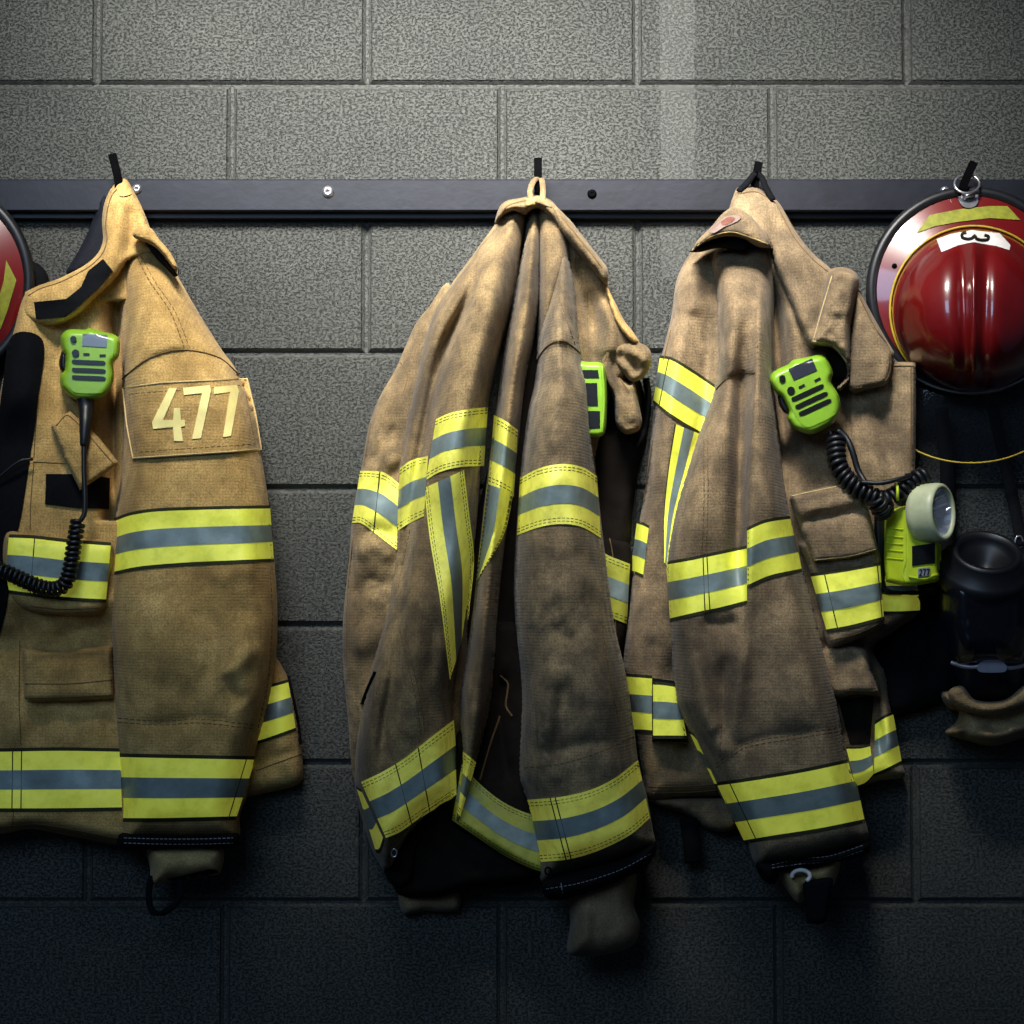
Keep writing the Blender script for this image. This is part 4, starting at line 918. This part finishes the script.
# ------------------------------------------------------------------ helmets
def helmet(C, rot, label, ring):
    d0 = .045
    root = thing('firefighter_helmet', label, 'helmet', P(C[0], C[1], d0), 'red fire helmets on the rack')
    a0 = math.radians(rot); ca, sa = math.cos(a0), math.sin(a0)
    def tr(u, v): u = np.asarray(u, float); v = np.asarray(v, float); return C[0] + u * ca - v * sa, C[1] + u * sa + v * ca
    DC = (3.5, 19.); RX, RY = 83., 83.; RB = 98.
    def brim(u, v):
        r = np.hypot(u, v) / RB; return d0 + .004 + .028 * np.clip(1 - r, 0, 1) * 2 + .006 * r * np.abs(u / RB)
    def dome(u, v):
        x = (u - DC[0]) / RX; y = (v - DC[1]) / RY; r2 = np.clip(x * x + y * y, 0, 1)
        h = .135 * (1 - r2**1.25)**.55
        fade = sst(0, .25, 1 - r2)
        up = u - DC[0]
        for k, amp, w in ((0, .010, 4.5), (-11, -.006, 5), (11, -.006, 5), (-26, .0025, 9), (26, .0025, 9)):
            h = h + amp * fade * np.exp(-((up - k * (.75 + .25 * (1 - y))) / w)**2)
        return d0 + .006 + h
    class H:
        def __init__(s, f): s.f = f
        def d(s, X, Y, extra=0.):
            x = np.asarray(X, float) - C[0]; y = np.asarray(Y, float) - C[1]
            return s.f(x * ca + y * sa, -x * sa + y * ca) + extra
    Hb, Hd = H(brim), H(dome)
    th = np.linspace(0, 2 * np.pi, 128, endpoint=False)
    def polar(mb, rr, cx, cy, rx, ry, f):
        n = len(th); V = []
        for r in rr:
            u = cx + rx * r * np.cos(th); v = cy + ry * r * np.sin(th); X, Y = tr(u, v); V.append(P(X, Y, f(u, v)))
        V = np.concatenate(V)
        mb.add(V, [(i*n+j, i*n+(j+1) % n, (i+1)*n+(j+1) % n, (i+1)*n+j) for i in range(len(rr)-1) for j in range(n)], 0)
    mb = MB(); polar(mb, np.linspace(.55, 1, 14), 0, 0, RB, RB, brim)
    X, Y = tr(RB * np.cos(th), RB * np.sin(th)); br = mb.build('brim', M['red'], root)
    mb = MB(); polar(mb, np.concatenate([[.001], np.linspace(.03, .9, 34), np.linspace(.92, 1, 14)]), DC[0], DC[1], RX, RY, dome); sh = mb.build('shell', M['red'], root)
    mb = MB(); X, Y = tr((RB + 1) * np.cos(th), (RB + 1) * np.sin(th)); tube(mb, P(X, Y, brim(RB * np.cos(th), RB * np.sin(th)) - .002), .0085, 0, 10, True); mb.build('edge_trim', M['rub'], root)
    mb = MB(); X, Y = tr(DC[0] + (RX + 1) * np.cos(th), DC[1] + (RY + 1) * np.sin(th)); tube(mb, P(X, Y, brim(DC[0] + RX * np.cos(th), DC[1] + RY * np.sin(th)) + .003), .0017, 0, 8, True); mb.build('piping', M['ylw'], root)
    lo = np.linspace(math.radians(28), math.radians(152), 50)
    mb = MB(); X, Y = tr((RB + 6) * np.cos(lo), (RB + 4) * np.sin(lo)); tube(mb, P(X, Y, d0 + .024), .0022, 0, 8); mb.build('front_edge', M['steel'], root)
    def loc(pts): X, Y = tr([p[0] for p in pts], [p[1] for p in pts]); return list(zip(X, Y))
    mb = MB(); patch(mb, Hb, loc([(-54, -58), (-41, -76), (-10, -82), (19, -85), (37, -85), (50, -71), (19, -73), (-14, -69), (-35, -65)]), .0016, 0, False, 2.); mb.build('reflective_sticker', M['olive'], br)
    mb = MB(); patch(mb, Hd, loc([(-34, -52), (-20, -57), (1, -61), (29, -58), (40, -46), (39, -41), (26, -45), (13, -47), (3, -49), (-12, -46), (-29, -39)]), .0014, 0, False, 1.6)
    pt = mb.build('number_patch', M['white'], sh)
    mb = MB(); ribbon(mb, Off(Hd, .0014), loc([(-4, -58.5), (-8, -57.5), (-8, -53.5), (-3, -52), (2, -53), (4, -55.5), (6, -52.5), (11, -51), (17, -51.5), (18, -54.5), (14, -56)]), 3.2, .0022, 0, 1.2, None, True, .0014); mb.build('number', M['blk'], sh)['label'] = 'black number 3 lying on its side'
    for u, v in ((-76, -25), (-78, 18), (-72, 42), (70, -32)):
        mb = MB(); X, Y = tr(u, v); c = P(X, Y, float(brim(np.float64(u), np.float64(v)))); lathe(mb, c, (0, -1, 0), [(0, .004), (.002, .0035), (.003, .0001)], 0, 12); mb.build('rivet', M['steel'] if v > 0 else M['hookm'], br)
    X, Y = tr(0, -97)
    if ring:
        mb = MB(); Sx = H(brim); patch(mb, Sx, loc([(-12, -96), (6, -99), (8, -94), (6, -86), (-2, -83), (-9, -86)]), .004, 0, True, 2.); tube(mb, [P(962, 197, .062), P(975, 194, .062)], .0035, 0, 8); mb.build('ring_plate', M['steel'], root)
        mb = MB(); tube(mb, [P(967 + 12.5 * math.cos(a), 184 + 9 * math.sin(a), .062 + .008 * math.sin(a)) for a in np.linspace(0, 6.283, 32, endpoint=False)], .0018, 0, 8, True); mb.build('hanging_ring', M['steel'], root)
        # clear shield hanging below the brim
        arc = lambda r, y0: [(971 + r * math.sin(a), y0 + r * .62 * (math.cos(a) - 1)) for a in np.linspace(-1.0, 1.0, 24)]
        top = arc(84, 398); bot = arc(84, 463)
        mb = MB(); band(mb, type('Z', (), {'d': lambda s, X, Y, e=0.: .055 + .05 * np.maximum(0, 1 - ((np.asarray(X) - 971) / 90)**2)})(), top, bot, 0, 1, 0, 0, 4.)
        vis = mb.build('face_shield', M['glass'], root)
        mb = MB(); tube(mb, np.array([P(x, y, .055 + .05 * max(0, 1 - ((x - 971) / 90)**2)) for x, y in bot]), .0013, 0, 6); mb.build('shield_edge', M['ylw'], vis)
    else:
        mb = MB(); Se = Surf([(20, 262), (34, 262), (45, 270), (50, 284), (50, 300), (20, 310)], .04, 8, .015); cloth(mb, Se); mb.build('ear_flap', M['black'], root)
    return root

# ------------------------------------------------------------------ flashlight
def flashlight():
    root = thing('flashlight', 'yellow-green right-angle flashlight with round chrome lens clipped beside the radio pocket', 'flashlight', P(912, 545, .12))
    base = lambda X, Y: .155 + .03 * sst(884, 907, X) - .006 * sst(925, 942, X)
    S = Surf([(885, 513, 1), (904, 506), (920, 508), (938, 520), (939, 560), (940, 579, 1), (936, 582), (908, 586), (886, 582, 1), (884, 560)], base, 4, .115, e0=.35, step=2.2)
    mb = MB(); cloth(mb, S)
    for yy in (528, 536, 543, 550, 558): ribbon(mb, S, [(886, yy), (895, yy + .8), (903, yy + 1.5)], 2.4, .0025, 0, 2.)
    ribbon(mb, S, [(905, 512), (906, 560), (903, 574), (907, 584)], 2.2, .0025, 0, 2.)
    ribbon(mb, S, [(909, 577), (924, 579), (939, 573)], 4, .004, 0, 2.)
    bd = mb.build('body', M['limey'], root)
    mb = MB(); patch(mb, S, [(912, 546), (935, 543), (935, 563), (912, 566)], .002, 0, False, 2.); mb.build('switch_pad', M['blk'], bd)
    mb = MB(); patch(mb, S, [(918, 568.5), (930, 567), (930, 575.5), (918, 577)], .0045, 0, False, 2.)
    So = Off(S, .0045)
    def dig(x, g):
        ribbon(mb, So, [(x + q[0], 569.4 + q[1]) for q in g], 1.15, .0014, 1, .8, None, False, .0008)
    dig(919.4, [(0, .9), (1.2, 0), (2.4, 1), (2.2, 2.8), (0, 6), (2.6, 6)]); dig(923, [(0, 0), (2.6, 0), (1, 6)]); dig(926.6, [(0, 0), (2.6, 0), (1, 5.6)])
    mb.build('number_plate', [M['steel2'], M['blk']], bd)['label'] = 'grey plate reading 277'
    mb = MB(); patch(mb, S, [(937, 545), (941, 544), (941, 570), (937, 570)], .003, 0, False, 2.); mb.build('side_clip', M['limey'], bd)
    ya = math.radians(52); ax = np.array([math.sin(ya), -math.cos(ya), .02]); c = P(924, 513.5, .175)
    R = .0415
    mb = MB(); lathe(mb, c, ax, [(-.012, R * .8), (-.006, R * .97), (0, R), (.022, R), (.028, R * .97), (.03, R * .92), (.03, R * .82), (.027, R * .78), (.02, R * .76)], 0, 48); mb.build('bezel', M['bezel'], root)
    mb = MB(); n = 48
    lathe(mb, c, ax, [(.026, R * .785), (.018, R * .68), (.010, R * .5), (.003, R * .25), (.001, R * .12), (.006, R * .1), (.009, .0004)], 0, n)
    vv = mb.v[0].reshape(-1, n, 3); cc = vv.mean(1, keepdims=True); k = (1 - .09 * (np.arange(n) % 4 < 2))[None, :, None]; vv[1:4] = cc[1:4] + (vv[1:4] - cc[1:4]) * k
    mb.build('reflector', M['chrome'], root, False)
    mb = MB(); lathe(mb, c, ax, [(.0262, R * .8), (.0275, R * .5), (.028, .0003)], 0, n); mb.build('lens', M['lens'], root)
    mb = MB(); Sc = Surf([(874, 505), (888, 505), (887, 584), (905, 590), (936, 588), (936, 593), (886, 596), (876, 585)], .13, 4, .10, step=2.5); cloth(mb, Sc); mb.build('belt_clip', M['blk'], root)

# ------------------------------------------------------------------ breathing mask and hood
def mask():
    root = thing('breathing_mask', 'black breathing mask with dark visor hanging upside down below the right red helmet', 'mask', P(987, 600, .06))
    rub, blk = M['rub'], M['blk']
    Sn = Surf([(886, 590), (915, 566), (945, 552), (960, 600), (958, 690), (936, 706), (910, 714), (888, 716), (878, 690), (874, 640)], .045, 18, .008, [('g', [(940, 590), (930, 690)], -.01, 10)], .006, 24, 30, 91)
    mb = MB(); cloth(mb, Sn); mb.build('black_shape', M['black'], root)  # plain black cloth shape left of the mask
    Sb = Surf([(944, 556), (952, 544), (985, 536), (1020, 544), (1030, 556), (1036, 600), (1032, 645), (1022, 668), (1018, 694), (988, 698), (962, 692), (952, 668), (942, 645), (938, 600)], [(540, .11), (600, .13), (690, .09)], 22, .02, [], .002, 20, 20, 92)
    mb = MB(); cloth(mb, Sb); fr = mb.build('face_seal', M['seal'], root)
    class E:
        def d(s, X, Y, e=0.): return Sb.d(X, Y) + .004
    # nose cup seen through the visor
    mb = MB(); Sc = Surf([(958, 580), (985, 576), (1012, 582), (1018, 620), (1004, 648), (985, 640), (966, 650), (954, 620)], .15, 22, .11, [('g', [(985, 585), (985, 635)], .012, 8), ('v', [(966, 610), (974, 640)], -.012, 6)], .004, 14, 14, 93); cloth(mb, Sc); mb.build('nose_cup', blk, root)
    mb = MB()
    for q in ([(960, 636), (972, 634), (973, 658), (961, 660)], [(998, 640), (1022, 626), (1024, 648), (1000, 660)]): patch(mb, Sb, q, .002, 0, True, 2.5)
    mb.build('temple_pad', M['hood'], root)
    Sv = Surf([(947, 576), (985, 570), (1026, 576), (1032, 615), (1026, 650), (1020, 664), (985, 664), (954, 664), (947, 645), (942, 610)], .185, 26, .12, [], .0, step=3)
    mb = MB(); cloth(mb, Sv); mb.build('visor', M['mlens'], root)
    # clamp along the visor
    top = [(951, 662), (962, 666), (976, 667), (984, 663), (992, 662), (1000, 663), (1008, 668), (1022, 666), (1034, 662)]
    mb = MB(); ribbon(mb, type('Z', (), {'d': lambda s, X, Y, e=0.: .135 - .00001 * (np.asarray(X) - 987)**2})(), top, 4, .006, 0, 2.)
    patch(mb, type('Z', (), {'d': lambda s, X, Y, e=0.: np.full(np.size(X), .138)})(), [(977, 667), (983, 661), (992, 660), (1001, 661), (1007, 667), (1004, 672), (980, 672)], .006, 0, True, 2.)
    mb.build('visor_clamp', M['steel2'], root)
    # hose port
    mb = MB(); ax = np.array([0, -math.cos(.9), math.sin(.9)]); c = P(985, 562, .15)
    lathe(mb, c, ax, [(-.03, .064), (-.012, .066), (-.004, .062), (.002, .052), (.016, .0495), (.02, .047), (.02, .041), (.012, .038), (.002, .034), (-.002, .022), (-.012, .019), (-.02, .0002)], 0, 48); mb.build('hose_port', rub, root)
    mb = MB(); patch(mb, Sv, [(1018, 569), (1022, 569), (1027, 590), (1023, 592)], .004, 0, False, 2.); mb.build('blue_clip', M['blue'], root)
    mb = MB(); strap(mb, sm3([P(941, 408, .040), P(945, 440, .042), P(947, 480, .045), P(946, 540, .04), P(950, 580, .04)], .01), .010, .0014); strap(mb, sm3([P(992, 405, .04), P(1001, 445, .045), P(1011, 490, .05), P(1018, 524, .06), P(1022, 545, .09)], .01), .0085, .0014); mb.build('neck_strap', M['black'], root)
    mb = MB(); tube(mb, [P(1019 + 4 * math.cos(a), 542 + 6 * math.sin(a), .085) for a in np.linspace(0, 6.283, 16, endpoint=False)], .0016, 0, 6, True); mb.build('strap_buckle', M['steel'], root)

def hood():
    root = thing('cloth_hood', 'tan knit firefighter hood bunched beneath the black breathing mask', 'hood', P(995, 720, .05))
    S = Surf([(940, 694), (950, 690), (960, 698), (972, 704), (990, 706), (1008, 702), (1024, 690), (1040, 684), (1070, 690), (1085, 712), (1060, 732), (1024, 738), (994, 746), (968, 741), (945, 733), (956, 722), (958, 712), (948, 708)], .115, 14, .02,
             [('v', [(950, 700), (975, 715), (1000, 720), (1030, 712), (1060, 708)], -.018, 5, .1), ('g', [(962, 708), (990, 712), (1020, 702)], .010, 5), ('g', [(955, 730), (990, 736), (1030, 728)], .010, 8), ('v', [(962, 718), (968, 730), (960, 738)], -.012, 5), ('v', [(985, 722), (1000, 730), (1010, 728)], -.006, 4)], .004, 18, 12, 95, step=2.5)
    mb = MB(); cloth(mb, S); mb.build('drape', M['hood'], root)
    S2 = Surf([(948, 692), (962, 686), (976, 700), (1004, 700), (1026, 684), (1044, 680), (1050, 692), (1026, 706), (1000, 714), (975, 714), (955, 706)], .14, 6, .10, [], .003, 18, 10, 96, step=2.5)
    mb = MB(); cloth(mb, S2); ribbon(mb, S2, [(955, 700), (978, 709), (1004, 708), (1030, 696)], 1.2, .001, 1, 2, (2, 1)); mb.build('face_opening_band', [M['hood'], M['stitch']], root)

M['seal'] = simple('navy_rubber_seal', srgb(22, 28, 52), .45, 0, .4, .3, 40)
M['steel2'] = simple('grey_anodised_clamp', srgb(156, 158, 172), .35, .4, .5, .2, 50)
r1, Sf1, Ss1 = jacket_left()
r2, Sd2 = jacket_middle()
r3, Sf3, Sg3 = jacket_right()
mics(Sf1, Sd2, Sf3)
helmet((970.5, 291), 0, 'whole red fire helmet with number 3 patch hanging by a steel ring at right', True)
helmet((-70, 282), 117, 'red fire helmet cut off at the left edge, behind the coat numbered 477', False)
flashlight(); mask(); hood()

# ------------------------------------------------------------------ light
def area(name, loc, target, size, sy, power, col, spread=180):
    l = bpy.data.lights.new(name, 'AREA'); l.shape = 'RECTANGLE'; l.size = size; l.size_y = sy; l.energy = power; l.color = col; l.spread = math.radians(spread)
    o = bpy.data.objects.new(name, l); COL.objects.link(o); o.location = loc
    o.rotation_euler = (Vector(target) - Vector(loc)).to_track_quat('-Z', 'Y').to_euler(); return o
area('ceiling_tube_light', (-.22, -1.12, 2.62), (-.03, -.02, 1.75), 1.1, .3, 17.5, (1., .97, .90), 49)
area('room_fill_light', (-.9, -3.2, 2.3), (0, 0, 1.05), 1.4, 1.0, 30, (.44, .69, 1.))
w = bpy.data.worlds.new('world'); bpy.context.scene.world = w; w.use_nodes = True
w.node_tree.nodes['Background'].inputs[0].default_value = (.45, .6, 1., 1); w.node_tree.nodes['Background'].inputs[1].default_value = .05
sc = bpy.context.scene
sc.view_settings.view_transform = 'Standard'; sc.view_settings.look = 'None'; sc.view_settings.exposure = 0
